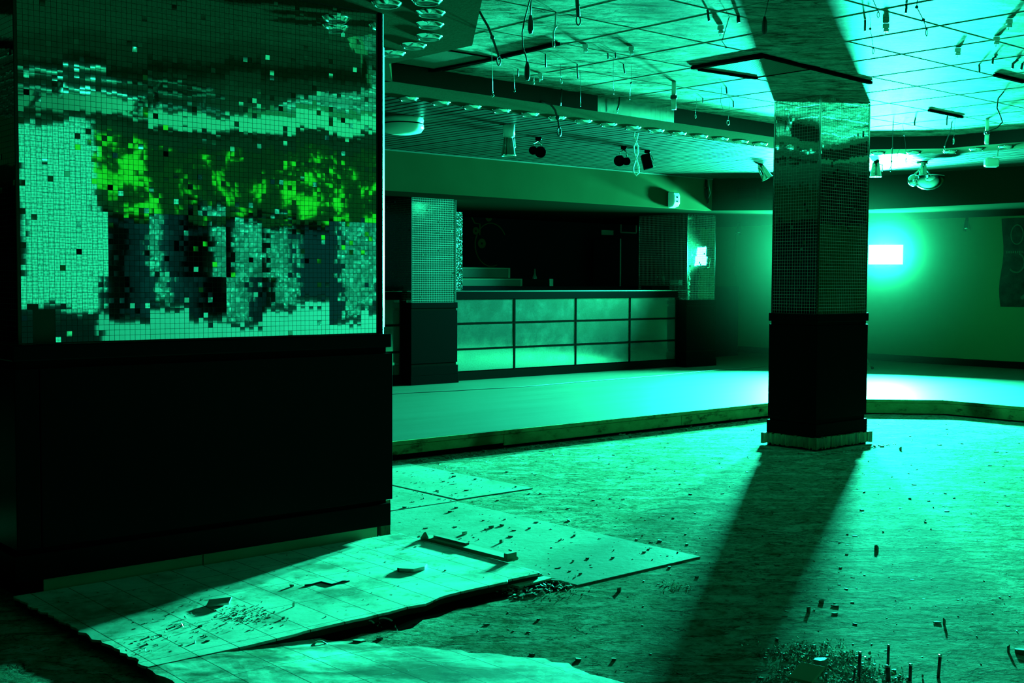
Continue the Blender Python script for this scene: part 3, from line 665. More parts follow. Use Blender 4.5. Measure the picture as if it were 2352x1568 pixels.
for k, (x, y) in enumerate(((3.301,4.729),(3.41,4.56),(3.575,4.75),(3.736,4.97),(3.917,5.218),(4.0,5.47),(4.05,5.738))):
    lab = ['dished downlight just above the top of the bright pillar edge','dished downlight cut by the top of the picture, over the dark panel','dished downlight with a cable strand across it, top of the dark panel row',
           'dished downlight third down in the dark panel row','dished downlight fourth down in the dark panel row','dished downlight where the dark panel row turns left','dished downlight half hidden by the mirrored pillar, last of the dark panel row'][k]
    dl_spots.append((x, y, lab))
proto = downlight_proto(dl_spots[0][2], (dl_spots[0][0], dl_spots[0][1], ZS))
for (x, y, lab) in dl_spots[1:]:
    c = copy_tree(proto); c.location = (x, y, ZS); c['label'] = lab
# opal oval lamp
p = at(925,285,Z=ZS-.05)
rt = thing('ceiling_lamp', 'oval opal ceiling lamp on the slats beside the bright pillar edge', 'lamp', (p.x, p.y, ZS))
m_ = MB(); m_.lathe([(.0,.0),(.165,0),(.17,-.02),(.165,-.045)], (p.x,p.y,ZS), n=40); m_.build('base', M['lampglass'], rt, smooth=True)
m_ = MB(); m_.lathe([(.162,-.044),(.170,-.05),(.162,-.056)], (p.x,p.y,ZS), n=40); m_.build('band', M['blackmatt'], rt, smooth=True)
m_ = MB(); m_.lathe([(.170,-.056),(.172,-.085),(.150,-.115),(.09,-.13),(0,-.133)], (p.x,p.y,ZS), n=40); m_.build('cover', M['lampglass'], rt, smooth=True)

def can(rt, c, d, r, L, m, name='can', lens=True):
    d = Vector(d).normalized(); mb = MB()
    mb.lathe([(0,-L/2),(r*.5,-L/2),(r*.62,-L*.42),(r*.8,0),(r,L*.42),(r*1.06,L*.44),(r*1.06,L/2),(r*.92,L/2),(r*.8,L*.2),(0,L*.15)], c, d, 24)
    return mb.build(name, m, rt, smooth=True)
def spot(label, px_top, px_c, kind, m=None, group='spotlights on the slatted ceiling', z=ZS):
    m = m or M['black']; tp = at(*px_top, Z=z); dpt = depth(tp); s = dpt/F
    c = tp+_r0*((px_c[0]-px_top[0])*s)+Vector((0,0,-(px_c[1]-px_top[1])*s))
    rt = thing('spotlight', label, 'spotlight', tp, group)
    mb = MB(); mb.lathe([(0,0),(.03,0),(.03,-.025),(.02,-.03),(0,-.03)], tp, n=16); mb.build('mount', m, rt, smooth=True)
    return rt, tp, c, s
# upright can with a tall collar, hanging left
rt, tp, c, s = spot('pale flared can spotlight hanging straight down, left of the twin spots', (1169,287), (1168,335), 'can', M['steel'])
mb = MB(); mb.tube([tp, tp+Vector((0,0,-.10))], .05, 16); mb.build('collar', mat('pale_collar', (.5,.54,.46), .4), rt, smooth=True)
can(rt, c, (0,0,-1), .062, .17, M['steel'])
mb = MB(); mb.tube([c+Vector((.07,0,.07)), c+Vector((.075,0,.0)), c+Vector((.06,0,-.02))], .006); mb.build('bracket', M['steel'], rt, smooth=True)
def twin(label, top, cl, cr, rl, rr):
    rt, tp, c, s = spot(label, top, cl, 'twin')
    c2 = tp+_r0*((cr[0]-top[0])*s)+Vector((0,0,-(cr[1]-top[1])*s))
    for cc, r in ((c, rl), (c2, rr)):
        can(rt, cc, (-.7,-.55,-.35), r, r*1.9, M['black'])
        mb = MB(); mb.tube([tp+Vector((0,0,-.03)), (tp+cc)/2+_r0*((cc-tp).dot(_r0)*.55), cc+Vector((0,0,r*.95))], .008); mb.build('bracket', M['chrome'], rt, smooth=True)
twin('black twin spotlight on a wishbone bracket, under the middle of the slats', (1237,315), (1226,343), (1243,346), .038, .05)
twin('black twin spotlight beside the hanging rope loop', (1433,336), (1424,366), (1440,368), .052, .038)
rt, tp, c, s = spot('black boxy spotlight hung tilted, just right of the rope loop', (1487,345), (1486,371), 'box')
d1 = (_r0*.25+Vector((0,0,-1))).normalized(); s1 = (_r0+Vector((0,0,.25))).normalized(); f1 = d1.cross(s1)
mb = MB(); mb.obox(c, s1*.045, f1*.05, d1*.075); mb.build('body', M['black'], rt, bevel=.008)
mb = MB(); mb.tube([tp, tp+Vector((.0,0,-.06)), c+Vector((0,0,.08))], .012); mb.build('bracket', M['chrome'], rt, smooth=True)
mb = MB(); mb.tube([c+s1*.045+Vector((0,0,.05)), c+s1*.07, c+s1*.05+Vector((0,0,-.05)), c+s1*.085+Vector((0,0,-.07)), c+s1*.095+Vector((0,0,-.055)), c+s1*.075+Vector((0,0,-.05))], .005); mb.build('cord', M['hook'], rt, smooth=True)
rt, tp, c, s = spot('shiny tilted can spotlight just left of the freestanding pillar', (1747,377), (1755,395), 'can', M['chrome'])
can(rt, c, _r0*.55+Vector((0,0,-1)), .062, .17, M['chrome'])
mb = MB(); mb.tube([tp, tp+_r0*.02+Vector((0,0,-.04)), c+_r0*-.06+Vector((0,0,.03)), c+_r0*-.05+Vector((0,0,.0))], .008); mb.build('bracket', M['chrome'], rt, smooth=True)
rt, tp, c, s = spot('pale upright can spotlight just right of the freestanding pillar', (2013,371), (2012,389), 'can', M['steel'])
can(rt, c, (0,0,-1), .06, .16, M['steel'])
mb = MB(); mb.tube([tp+Vector((.0,0,-.02)), c+_r0*.07+Vector((0,0,.05)), c+_r0*.07+Vector((0,0,-.02))], .006); mb.build('bracket', M['steel'], rt, smooth=True)
# big glass dome cluster
tp = at(2118,372,Z=ZS); s = depth(tp)/F
rt = thing('dome_spotlight', 'large glassy dome spotlight cluster hanging right of the pillar', 'spotlight', tp)
cd = tp+_r0*(16*s)+Vector((0,0,-33*s))
mb = MB(); R_ = 36*s; mb.lathe([(R_*math.cos(a_*PI/24), -R_*.85*math.sin(a_*PI/24)) for a_ in range(13)], cd, n=32); mb.build('dome', M['chrome'], rt, smooth=True)
mb = MB(); mb.lathe([(R_*.98,0),(R_*.95,.006),(R_*.5,.02),(0,.025)], cd, n=32); mb.build('lid', mat('dull_lid', (.25,.3,.24), .35, .6), rt, smooth=True)
c1 = tp+_r0*(3*s)+Vector((0,0,-22*s)); can(rt, c1, (0,0,-1), .05, .17, M['steel'])
c2 = tp+_r0*(-18*s)+Vector((0,0,-42*s)); mb = MB(); mb.sphere(c2, 14*s, 10); mb.build('globe', M['chrome'], rt, smooth=True)
mb = MB(); mb.tube([tp, tp+Vector((0,0,-.06)), c2+Vector((0,0,.06))], .01); mb.tube([tp, cd+Vector((.02,0,.03))], .01); mb.build('bracket', M['steel'], rt, smooth=True)
mb = MB(); mb.lathe([(0,0),(.06,0),(.06,-.02),(0,-.02)], tp, n=20); mb.build('mount', M['steel'], rt, smooth=True)
# little track spots under the far soffit
for (tx, ty, lab) in ((1697,512,'tiny dark spotlight under the soffit left of the freestanding pillar'),(2221,500,'tiny spotlight under the soffit above the far right wall')):
    tp = at(tx,ty,Z=ZB); rt = thing('spotlight', lab, 'spotlight', tp, 'tiny spotlights under the far soffit')
    mb = MB(); mb.tube([tp, tp+Vector((0,0,-.05))], .02, 10); mb.build('mount', M['black'], rt, smooth=True)
    can(rt, tp+Vector((0,0,-.10)), (-.35,-.2,-1), .05, .15, M['steel'])
# hanging white junction box at right
tp = at(2292,345,Z=ZS); s = depth(tp)/F
rt = thing('junction_box', 'pale box hanging on a flex under the ceiling at far right', 'box', tp)
bx = tp+_r0*(-14*s)+Vector((0,0,-28*s))
mb = MB(); mb.tube([tp, tp+Vector((0,0,-.06)), bx+Vector((.03,0,.06))], .007); mb.build('flex', M['white'], rt, smooth=True)
mb = MB(); mb.obox(bx, _r0*.07, Vector((_r0.y,-_r0.x,0))*.04, Vector((0,0,.045))); mb.build('body', M['lampglass'], rt, bevel=.02)

# ------------------------------------------------------------------ things hanging from the recess ceiling
def hang(name, label, cat, top, pts, r, m, end=None, endsize=1., group='wires and hooks hanging from the recess ceiling', knots=()):
    """a strand that starts on the ceiling under photo point top and follows the listed photo points at that depth"""
    tp = at(*top, Z=ZR-.001)
    if not inside(tp.x, tp.y):                          # fixed to the upright edge of the recess instead
        d = ray(*top)
        for i in range(3):
            a, b = Vector((*REC[i],0)), Vector((*REC[i+1],0)); nn = Vector(((b-a).y, -(b-a).x, 0))
            q = CAM+d*((a-CAM).dot(nn)/d.dot(nn)); u = (q-a).dot(b-a)/(b-a).length_squared
            if 0 <= u <= 1: tp = q+nn.normalized()*(.004 if nn.dot(CAM-a) > 0 else -.004); break
    s = depth(tp)/F
    path = [tp]+[tp+_r0*((x-top[0])*s)+Vector((0,0,-(y-top[1])*s)) for x, y in pts]
    rt = thing(name, label, cat, tp, group)
    if name == 'hook_wire' and r >= .0028: r *= 1.7
    mb = MB(); mb.tube(path, r, 6); mb.build('wire', m, rt, smooth=True)
    e = path[-1]; k = endsize*.5
    if end == 'loop':
        mb = MB(); a = random.Random(len(label)).uniform(0, 3)
        hv = Vector((math.cos(a)*.6,math.sin(a)*.6,0))+_r0*.5; hv.normalize()
        mb.tube([e+hv*(.012*k*math.cos(q))+Vector((0,0,-.022*k+.022*k*math.sin(q))) for q in [PI/2+2*PI*i/14 for i in range(14)]], .0032*k, 6, closed=True)
        mb.build('loop', m if r > .003 else M['hook'], rt, smooth=True)
        mb = MB(); mb.sphere(e, .007*k, 6); mb.build('knot', m, rt, smooth=True)
    elif end == 'hook':
        mb = MB(); mb.tube([e, e+Vector((0,0,-.015*k)), e+_r0*(.012*k)+Vector((0,0,-.03*k)), e+Vector((0,0,-.045*k)), e+_r0*(-.012*k)+Vector((0,0,-.03*k))], .0035*k, 6); mb.build('hook', M['hook'], rt, smooth=True)
        mb = MB(); mb.sphere(e, .007*k, 6); mb.build('knot', M['hook'], rt, smooth=True)
    elif end == 'plug':
        mb = MB(); mb.lathe([(0,0),(.006,0),(.013,-.03),(.014,-.07),(.008,-.09),(0,-.09)], e, n=12); mb.build('plug', M['cable'], rt, smooth=True)
    for q in knots:
        kp = path[q]; mb = MB(); mb.sphere(kp, .011*k, 6); mb.build('knot', m, rt, smooth=True)
    return rt
W, H, CB = M['wire'], M['hook'], M['cable']
hang('cable','thick taped cable slanting down to a steel ring beside the dark panel edge','cable',(1101,26),[(1112,45),(1121,60),(1131,85),(1138,105),(1146,128)],.007,CB,'loop',2.2,knots=(3,))
hang('cable','longest black cable at the top edge, ending in a black plug','cable',(1218,-40),[(1217,0),(1204,50),(1200,75),(1202,108),(1209,128),(1212,140)],.0035,CB,'plug')
hang('cable','short black cable with a black plug at the top edge','cable',(1221,-30),[(1220,5),(1219,34)],.0035,CB,'plug')
hang('hook_wire','twisted wire ending in a long steel eye, right of the black plug cables','hook',(1277,28),[(1276,60),(1271,76),(1272,90)],.003,H,'loop',1.8,knots=(1,))
hang('hook_wire','dark wire with a large loop at the top edge, left of centre ceiling','hook',(1326,-35),[(1326,0),(1327,12),(1329,36)],.006,W,'loop',2.0,knots=(2,))
hang('hook_wire','long thin wire with a pale hook, in front of the dark left recess edge','hook',(1129,105),[(1131,160),(1132,210)],.0015,H,'hook',1.4)
hang('hook_wire','thin wire with a small pale hook, second from the left over the recess edge','hook',(1179,158),[(1181,180),(1182,203)],.0015,H,'hook',1.1)
hang('hook_wire','short dark stub hanging left of the white clip','hook',(1190,158),[(1190,162),(1190,175)],.003,W)
hang('hook_wire','tiny wire ring hanging left of the first white clip','hook',(1227,176),[(1226,184)],.0015,H,'loop',1.3)
hang('hook_wire','dark peg hanging from a pale wire right of the black plug','hook',(1253,124),[(1253,138),(1254,154)],.003,W)
hang('hook_wire','wire with a narrow loop, below the eye wire','hook',(1287,146),[(1288,170),(1289,180)],.0017,W,'loop',1.5)
hang('hook_wire','black wire with two knots just left of the thin hook, mid ceiling','hook',(1326,147),[(1326,160),(1328,179)],.003,W,knots=(1,2))
hang('hook_wire','knotted black wire above the thick curved cable','hook',(1290,204),[(1289,222),(1287,242)],.0035,W,knots=(1,))
hang('hook_wire','long fine wire ending in a small loop on the bright recess edge','hook',(1333,165),[(1334,210),(1334,235)],.0013,W,'loop',1.2)
hang('hook_wire','short peg under the second white clip, on its left','hook',(1396,122),[(1397,135)],.0028,W)
hang('hook_wire','short peg under the second white clip, on its right','hook',(1413,121),[(1415,133)],.0028,W)
hang('hook_wire','long fine wire ending in a flat loop, left of two pegs','hook',(1409,133),[(1409,170),(1410,205)],.0012,W,'loop',1.3)
hang('hook_wire','dark hooked peg midway between the two fine wires','hook',(1432,147),[(1433,156),(1436,168)],.003,W)
hang('hook_wire','long fine wire with a loop, left of the white tube','hook',(1451,149),[(1450,190),(1447,218)],.0012,W,'loop',1.3,knots=(1,))
hang('hook_wire','thick knotted wire hanging where the recess edge turns dark','hook',(1423,223),[(1422,238),(1418,252)],.0038,W,'loop',1.0,knots=(1,2))
hang('hook_wire','knotted peg high on the ceiling left of the pillar shadow','hook',(1625,22),[(1627,36),(1629,48)],.004,W,knots=(1,))
hang('hook_wire','slanting wire with a dark weight at the edge of the pillar shadow','hook',(1675,38),[(1666,70),(1659,94),(1669,108)],.002,W,knots=(3,))
hang('hook_wire','black peg inside the edge of the pillar shadow','hook',(1696,36),[(1696,46),(1697,52)],.006,W)
hang('hook_wire','thin wire with a dark drop in the pillar shadow at the top edge','hook',(1766,-5),[(1763,10),(1757,38)],.002,W,'plug')
hang('hook_wire','wire with a narrow loop over the dark recess edge, right of the white tube','hook',(1600,225),[(1599,245),(1598,262)],.0014,W,'loop',1.4)
hang('hook_wire','peg beside the white tube, on its right','hook',(1614,225),[(1615,236)],.003,W)
hang('hook_wire','fine wire ending in a slanted dark stick near the pillar','hook',(1657,198),[(1656,235),(1663,255)],.0017,W)
hang('hook_wire','double peg beside the slanted stick wire, upper of two','hook',(1668,200),[(1670,216)],.0035,W)
hang('hook_wire','wire with a twisted pale loop, closest to the left of the freestanding pillar','hook',(1676,234),[(1674,262),(1673,275)],.0014,W,'loop',1.8)
hang('hook_wire','double peg beside the twisted loop wire, lower of two','hook',(1684,232),[(1685,247)],.0035,W)
hang('hook_wire','slanting wire with a steel eye at the top edge, right of the pillar','hook',(2004,-3),[(2012,14),(2018,27)],.0022,W,'loop',1.3)
hang('hook_wire','black peg at the bright ceiling patch, left of a longer eye wire','hook',(1987,46),[(1987,58),(1987,71)],.004,W,knots=(1,))
hang('hook_wire','long wire with an eye at the bright ceiling patch right of the pillar','hook',(1999,48),[(1999,66),(2004,90),(2007,110)],.0018,W,'loop',1.4,knots=(1,))
hang('hook_wire','black peg at the top edge, right of the bright ceiling patch','hook',(2082,8),[(2082,18),(2081,30)],.004,W,knots=(1,))
hang('hook_wire','slanting wire with a black eye at upper right','hook',(2107,-4),[(2106,16),(2122,45),(2130,66)],.0025,W,'loop',1.6,knots=(1,2))
hang('hook_wire','dark peg on the grid line at right','hook',(2249,148),[(2250,158),(2250,167)],.004,W)
hang('hook_wire','curled black peg at right, above the long curved cable','hook',(2288,130),[(2281,134),(2280,147)],.004,W)
hang('hook_wire','thick black peg at far right edge, left one of two','hook',(2338,137),[(2327,146),(2326,157)],.005,W)
hang('hook_wire','thick black peg at far right edge, right one of two','hook',(2349,146),[(2347,153),(2346,160)],.005,W)
hang('hook_wire','dark peg above the far recess edge, right of the bright patch','hook',(2103,270),[(2101,279),(2101,289)],.0045,W)
hang('hook_wire','long double wire ending in a narrow loop below the far recess edge','hook',(2073,287),[(2078,310),(2082,345),(2083,364)],.0018,W,'loop',1.5,knots=(1,))
hang('hook_wire','fine wire ending in a slanted loop below the far recess edge','hook',(2069,312),[(2068,340),(2062,352)],.0014,W,'loop',1.5)
hang('cable','thick knotted cable hanging beside the pale can spotlight','cable',(2052,278),[(2051,310),(2051,340),(2050,370),(2048,384)],.0045,W,'loop',1.6,knots=(2,3))
hang('hook_wire','short peg left of the dome spotlight wires, far recess edge','hook',(2176,266),[(2175,278),(2175,288)],.004,W)
hang('hook_wire','slanting double wire ending in a hook near the far downlights','hook',(2187,279),[(2184,300),(2174,325),(2171,336)],.003,W,'hook',1.8)
hang('hook_wire','fine wire with a steel thimble on the far recess edge','hook',(2195,264),[(2193,290),(2192,318)],.0014,W,'loop',2.0)
hang('cable','long curved black cable ending in a pale connector, far right ceiling','cable',(2306,210),[(2293,226),(2291,248),(2300,268),(2304,280),(2292,293),(2276,299),(2268,304)],.005,CB)
hang('cable','thick cable arching from the recess edge down over the slats, ending in a forked clip','cable',(1242,233),[(1250,235),(1264,240),(1274,252),(1280,270),(1284,292)],.0085,CB,'loop',3.0,knots=(4,))
# white clips
for (x, y, lab) in ((1241,176,'white cable clip on the ceiling, first from the left'),(1344,110,'white cable clip on the ceiling, second from the left'),(1450,115,'white cable clip on the ceiling left of centre, third of the row'),(1655,66,'white cable clip beside the pillar shadow'),
                    (2035,62,'white cable clip in the bright patch right of the pillar'),(2200,118,'white cable clip at right, lower of two'),(2318,52,'white cable clip near the right edge'),(2289,92,'white cable clip on a grid crossing at right')):
    tp = at(x,y-8,Z=ZR-.001); rt = thing('cable_clip', lab, 'clip', tp, 'white cable clips on the recess ceiling')
    mb = MB(); mb.obox(tp+Vector((0,0,-.014)), _r0*.016, Vector((_r0.y,-_r0.x,0))*.012, Vector((0,0,.013))); mb.build('block', M['white'], rt, bevel=.003)
    mb = MB(); mb.obox(tp+Vector((.004,0,-.036)), _r0*.013, Vector((_r0.y,-_r0.x,0))*.010, Vector((0,0,.009))); mb.build('jaw', M['white'], rt, bevel=.003)
    mb = MB(); mb.tube([tp+Vector((0,0,-.03)), tp+Vector((-.006,0,-.06))], .002); mb.build('tail', M['hook'], rt)
# white tubes with dark collars
for (x, y, L, lab) in ((1548,187,.2,'white tube with a dark collar hanging from the ceiling left of the pillar'),(2268,272,.22,'white tube with a dark collar hanging at far right before the recess edge')):
    tp = at(x,y,Z=ZR-.001); rt = thing('hanging_tube', lab, 'tube', tp, 'white tubes hanging from the ceiling')
    mb = MB(); mb.tube([tp, tp+Vector((0,0,-L*.5))], .016, 14); mb.build('upper_tube', M['lampglass'], rt, smooth=True)
    mb = MB(); mb.tube([tp+Vector((0,0,-L*.5)), tp+Vector((0,0,-L*.62))], .024, 14); mb.build('collar', M['cable'], rt, smooth=True)
    mb = MB(); mb.tube([tp+Vector((0,0,-L*.62)), tp+Vector((0,0,-L))], .018, 14); mb.build('lower_tube', M['lampglass'], rt, smooth=True)
# pale rope loop
tp = at(1459,300,Z=ZS); s = depth(tp)/F
rt = thing('rope_loop', 'pale rope hanging in a twisted figure of eight from the slats', 'rope', tp)
pts = [(1457,303),(1456,312),(1459,319),(1463,314),(1462,322),(1456,336),(1457,350),(1463,366),(1468,384),(1468,396),(1463,402),(1456,396),(1455,384),(1460,368),(1466,350),(1466,336),(1461,326),(1466,304)]
mb = MB(); mb.tube([tp+_r0*((x-1459)*s)+Vector((0,0,-(y-300)*s)) for x, y in pts], .0065, 8); mb.build('rope', mat('pale_rope', (.65,.68,.58), .7), rt, smooth=True)
# dark rails and mesh grilles in the recess ceiling
for (a, b_, w, lab) in (((985,163),(1135,134),.035,'dark rail across the ceiling near the dark panel, lower half'),((1150,131),(1282,100),.03,'dark rail across the ceiling near the dark panel, upper half'),
                        ((1590,156),(1752,126),.028,'dark rail along the mesh panel left of the pillar'),((1606,159),(1738,179),.026,'dark rail on the lower side of the mesh panel'),
                        ((1752,128),(2000,190),.03,'dark rail crossing the pillar shadow down to the pillar head'),((2133,253),(2211,269),.018,'thin dark stick held against the ceiling above the far recess edge'),((2286,172),(2352,188),.03,'dark rail at the right edge of the ceiling')):
    p, q = at(*a,Z=ZR-.012), at(*b_,Z=ZR-.012); mb = MB(); mb.bar(p, q, w, .02)
    tag(mb.build('ceiling_rail', M['blackmatt']), lab, 'rail', 'dark rails under the recess ceiling')
def grille(px, py, lab):
    p = at(px,py,Z=ZR); i = math.floor((p.x-GX)/GS); j = math.floor((p.y-GY)/GS); x0 = GX+i*GS+.01; y0 = GY+j*GS+.01; L = GS-.02
    rt = thing('mesh_panel', lab, 'panel', (x0+L/2, y0+L/2, ZR-.006), 'wire mesh panels in the ceiling')
    mb = MB(); k = 46
    for a in range(k+1):
        t_ = a*L/k; mb.box(x0+t_-.0022, x0+t_+.0022, y0, y0+L, ZR-.006, ZR-.003); mb.box(x0, x0+L, y0+t_-.0022, y0+t_+.0022, ZR-.0075, ZR-.005)
    mb.build('mesh', M['mesh'], rt)
    mb = MB()
    for (a, b_) in (((x0,y0),(x0+L,y0)),((x0+L,y0),(x0+L,y0+L)),((x0+L,y0+L),(x0,y0+L)),((x0,y0+L),(x0,y0))): mb.bar((*a,ZR-.006),(*b_,ZR-.006),.014,.010)
    mb.build('frame', M['blackmatt'], rt)
grille(1030,140,'wire mesh ceiling panel below the dark panel corner')
grille(1700,152,'wire mesh ceiling panel beside the pillar shadow')

# ------------------------------------------------------------------ twin work lamp
LC = Vector((14.02, 9.32, .15)); ZL = 1.67
hd = [Vector((14.29,8.88,ZL+.01)), Vector((13.80,9.72,ZL+.01))]
axis = (hd[1]-hd[0]).normalized()
fdir = Vector((-.86,-.50,.08)).normalized(); sdir = Vector((-fdir.y, fdir.x, 0)).normalized(); udir = fdir.cross(sdir)*-1
if udir.z < 0: udir = -udir
rt = thing('work_lamp', 'glaring twin floodlight on a tripod, half hidden behind the freestanding pillar', 'lamp', LC)
mb = MB(); mb.tube([LC+Vector((0,0,.30)), LC+Vector((0,0,1.55))], .016, 12); mb.build('pole', M['chrome'], rt, smooth=True)
mb = MB(); mb.tube([LC+Vector((0,0,.62)), LC+Vector((0,0,.72))], .03, 12); mb.build('collar', M['black'], rt, smooth=True)
for k in range(3):
    a = math.atan2(-.40,.06)+k*2*PI/3; d = Vector((math.cos(a), math.sin(a), 0))
    mb = MB(); mb.tube([LC+Vector((0,0,.66))+d*.03, LC+d*.40+Vector((0,0,.012))], .011, 10); lg = mb.build('leg', M['steel'], rt, smooth=True)
    mb = MB(); mb.sphere(LC+d*.41+Vector((0,0,.02)), .02, 6); mb.build('foot', M['black'], lg, smooth=True)
    mb = MB(); mb.tube([LC+Vector((0,0,.34)), LC+d*.21+Vector((0,0,.345))], .007, 8); mb.build('brace', M['steel'], rt, smooth=True)
mb = MB(); mb.bar(hd[0]+Vector((0,0,-.17))-axis*.06-fdir*.05, hd[1]+Vector((0,0,-.17))+axis*.06-fdir*.05, .03, .03); mb.build('crossbar', M['black'], rt)
mb = MB(); mb.tube([LC+Vector((0,0,1.45)), LC+Vector((0,0,ZL-.17))], .02, 10); mb.build('crossbar_socket', M['black'], rt, smooth=True)
GLOW = bpy.data.materials.new('lit_lamp_glass'); GLOW.use_nodes = True
nt = GLOW.node_tree; nt.nodes.clear(); em = nt.nodes.new('ShaderNodeEmission'); ou = nt.nodes.new('ShaderNodeOutputMaterial'); nt.links.new(em.outputs[0], ou.inputs[0])
LCOL = (.020, 1.0, .57)
em.inputs[0].default_value = (*LCOL, 1); em.inputs[1].default_value = 60.
POWER = 9400.
for h in hd:
    mb = MB(); mb.obox(h-fdir*.05, sdir*.245, fdir*.045, udir*.15); hs = mb.build('lamp_head', M['black'], rt, bevel=.01)
    mb = MB(); mb.obox(h-fdir*.001, sdir*.22, fdir*.004, udir*.13); mb.build('lamp_glass', GLOW, hs)
    mb = MB()
    for k in range(8): mb.obox(h-fdir*.105+sdir*(-.175+k*.05), sdir*.004, fdir*.02, udir*.12)
    mb.build('cooling_fins', M['black'], hs)
    mb = MB(); mb.tube([h-fdir*.05+sdir*.258, h-fdir*.05+sdir*.258-udir*.16, h-fdir*.05-sdir*.258-udir*.16, h-fdir*.05-sdir*.258], .009, 8); mb.build('yoke', M['steel'], rt, smooth=True)
    ld = bpy.data.lights.new('flood_light', 'AREA'); ld.shape = 'RECTANGLE'; ld.size = .36; ld.size_y = .22; ld.spread = math.radians(125); ld.color = LCOL; ld.energy = POWER/2
    lo = bpy.data.objects.new('flood_light', ld); COL.objects.link(lo); lo.location = h+fdir*.012
    lo.rotation_euler = fdir.to_track_quat('-Z', 'Y').to_euler()
# glowing haze round the lamp
hz = MB(); hc = (hd[0]+hd[1])/2+fdir*.2; hz.sphere(hc, 2.7, 16)
HZ = bpy.data.materials.new('thin_haze'); HZ.use_nodes = True; nt = HZ.node_tree; nt.nodes.clear()
ou = nt.nodes.new('ShaderNodeOutputMaterial'); vs_ = nt.nodes.new('ShaderNodeVolumePrincipled'); nt.links.new(vs_.outputs[0], ou.inputs['Volume'])
vs_.inputs['Color'].default_value = (.75,.95,.6,1); vs_.inputs['Anisotropy'].default_value = .0
tc = nt.nodes.new('ShaderNodeTexCoord'); ln = nt.nodes.new('ShaderNodeVectorMath'); ln.operation = 'LENGTH'
mr = nt.nodes.new('ShaderNodeMapRange'); mr.inputs['From Min'].default_value = 2.7; mr.inputs['From Max'].default_value = .9; mr.inputs['To Min'].default_value = 0.; mr.inputs['To Max'].default_value = .0032
mr.interpolation_type = 'SMOOTHSTEP'
sub = nt.nodes.new('ShaderNodeVectorMath'); sub.operation = 'SUBTRACT'
nt.links.new(tc.outputs['Object'], sub.inputs[0]); sub.inputs[1].default_value = (0,0,2.7)
nt.links.new(sub.outputs[0], ln.inputs[0]); nt.links.new(ln.outputs['Value'], mr.inputs['Value']); mr2 = nt.nodes.new('ShaderNodeMapRange'); mr2.interpolation_type = 'SMOOTHSTEP'
mr2.inputs['From Min'].default_value = 1.0; mr2.inputs['From Max'].default_value = 0.; mr2.inputs['To Min'].default_value = 0.; mr2.inputs['To Max'].default_value = .02
sub2 = nt.nodes.new('ShaderNodeVectorMath'); sub2.operation = 'SUBTRACT'; nt.links.new(tc.outputs['Object'], sub2.inputs[0]); sub2.inputs[1].default_value = tuple(hd[0]-hc+Vector((0,0,2.7)))
ln2 = nt.nodes.new('ShaderNodeVectorMath'); ln2.operation = 'LENGTH'; nt.links.new(sub2.outputs[0], ln2.inputs[0]); nt.links.new(ln2.outputs['Value'], mr2.inputs['Value'])
ad = nt.nodes.new('ShaderNodeMath'); ad.operation = 'ADD'; nt.links.new(mr.outputs[0], ad.inputs[0]); nt.links.new(mr2.outputs[0], ad.inputs[1]); nt.links.new(ad.outputs[0], vs_.inputs['Density'])
tag(hz.build('haze', HZ, smooth=True), 'green haze glowing in the air round the work lamp', 'haze', kind='stuff')

# ------------------------------------------------------------------ poster, floor cable
p = at(2304,502,X=15.765); q = at(2300,704,X=15.765); y1 = p.y; y0 = p.y-.78
rt = thing('poster', 'dark curling poster on the far right wall, at the edge of the view', 'poster', (15.77, (y0+y1)/2, q.z))
mb = MB(); n = 10; vs = []
for j in range(n+1):
    for i in range(7):
        z_ = q.z+(p.z-q.z)*j/n; y_ = y1-(y1-y0)*i/6; cu = .03*(1-i/6)**3*(.5+.5*math.sin(j*.9)); vs.append((15.768-cu, y_+(.02*math.sin(j*.7) if i == 0 else 0), z_))
mb.add(vs+[(x+.003,y,z) for x,y,z in vs], [(j*7+i, (j+1)*7+i, (j+1)*7+i+1, j*7+i+1) for j in range(n) for i in range(6)]+[((n+1)*7+j*7+i, (n+1)*7+j*7+i+1, (n+1)*7+(j+1)*7+i+1, (n+1)*7+(j+1)*7+i) for j in range(n) for i in range(6)])
mb.build('sheet', M['poster'], rt, smooth=True)
def arc(cy, cz, ry, rz, a0, a1, r): 
    mb = MB(); mb.tube([(15.755, cy+ry*math.cos(a0+(a1-a0)*i/24), cz+rz*math.sin(a0+(a1-a0)*i/24)) for i in range(25)], r, 6); return mb
cy = (y0+y1)/2+.18
arc(cy, p.z-.22, .085, .13, 0, 2*PI, .010).build('printed_oval', M['posterink'], rt)
arc(cy, p.z-.60, .11, .13, 1.9, 5.6, .013).build('printed_crescent', M['posterink'], rt)
mb = MB()
for k in range(12): mb.box(15.758,15.764,y1-.08-.03*k,y1-.06-.03*k,p.z-.47,p.z-.44)
mb.build('printed_dots', M['posterink'], rt)
mb = MB(); rr = random.Random(3)
for k in range(16): mb.lathe([(0,0),(rr.uniform(.02,.05),.002),(0,.004)], (15.764, y1-.1-rr.random()*.6, q.z+.05+rr.random()*.16), (-1,0,0), 8)
mb.build('printed_flowers', M['posterink'], rt)
cp = [at(x,y,Z=.154) for x, y in ((870,906.5),(897,905),(960,901),(1046,897),(1110,893),(1180,889.5),(1250,884),(1330,877),(1400,872),(1480,865.5),(1528,861.5),(1590,855),(1648,849.5),(1700,846),(1761,842))]
mb = MB(); mb.tube(cp, .006, 6); tag(mb.build('floor_cable', mat('brown_cable', (.05,.02,.012), .6), smooth=True), 'thin dark cable lying along the platform in front of the bar', 'cable')

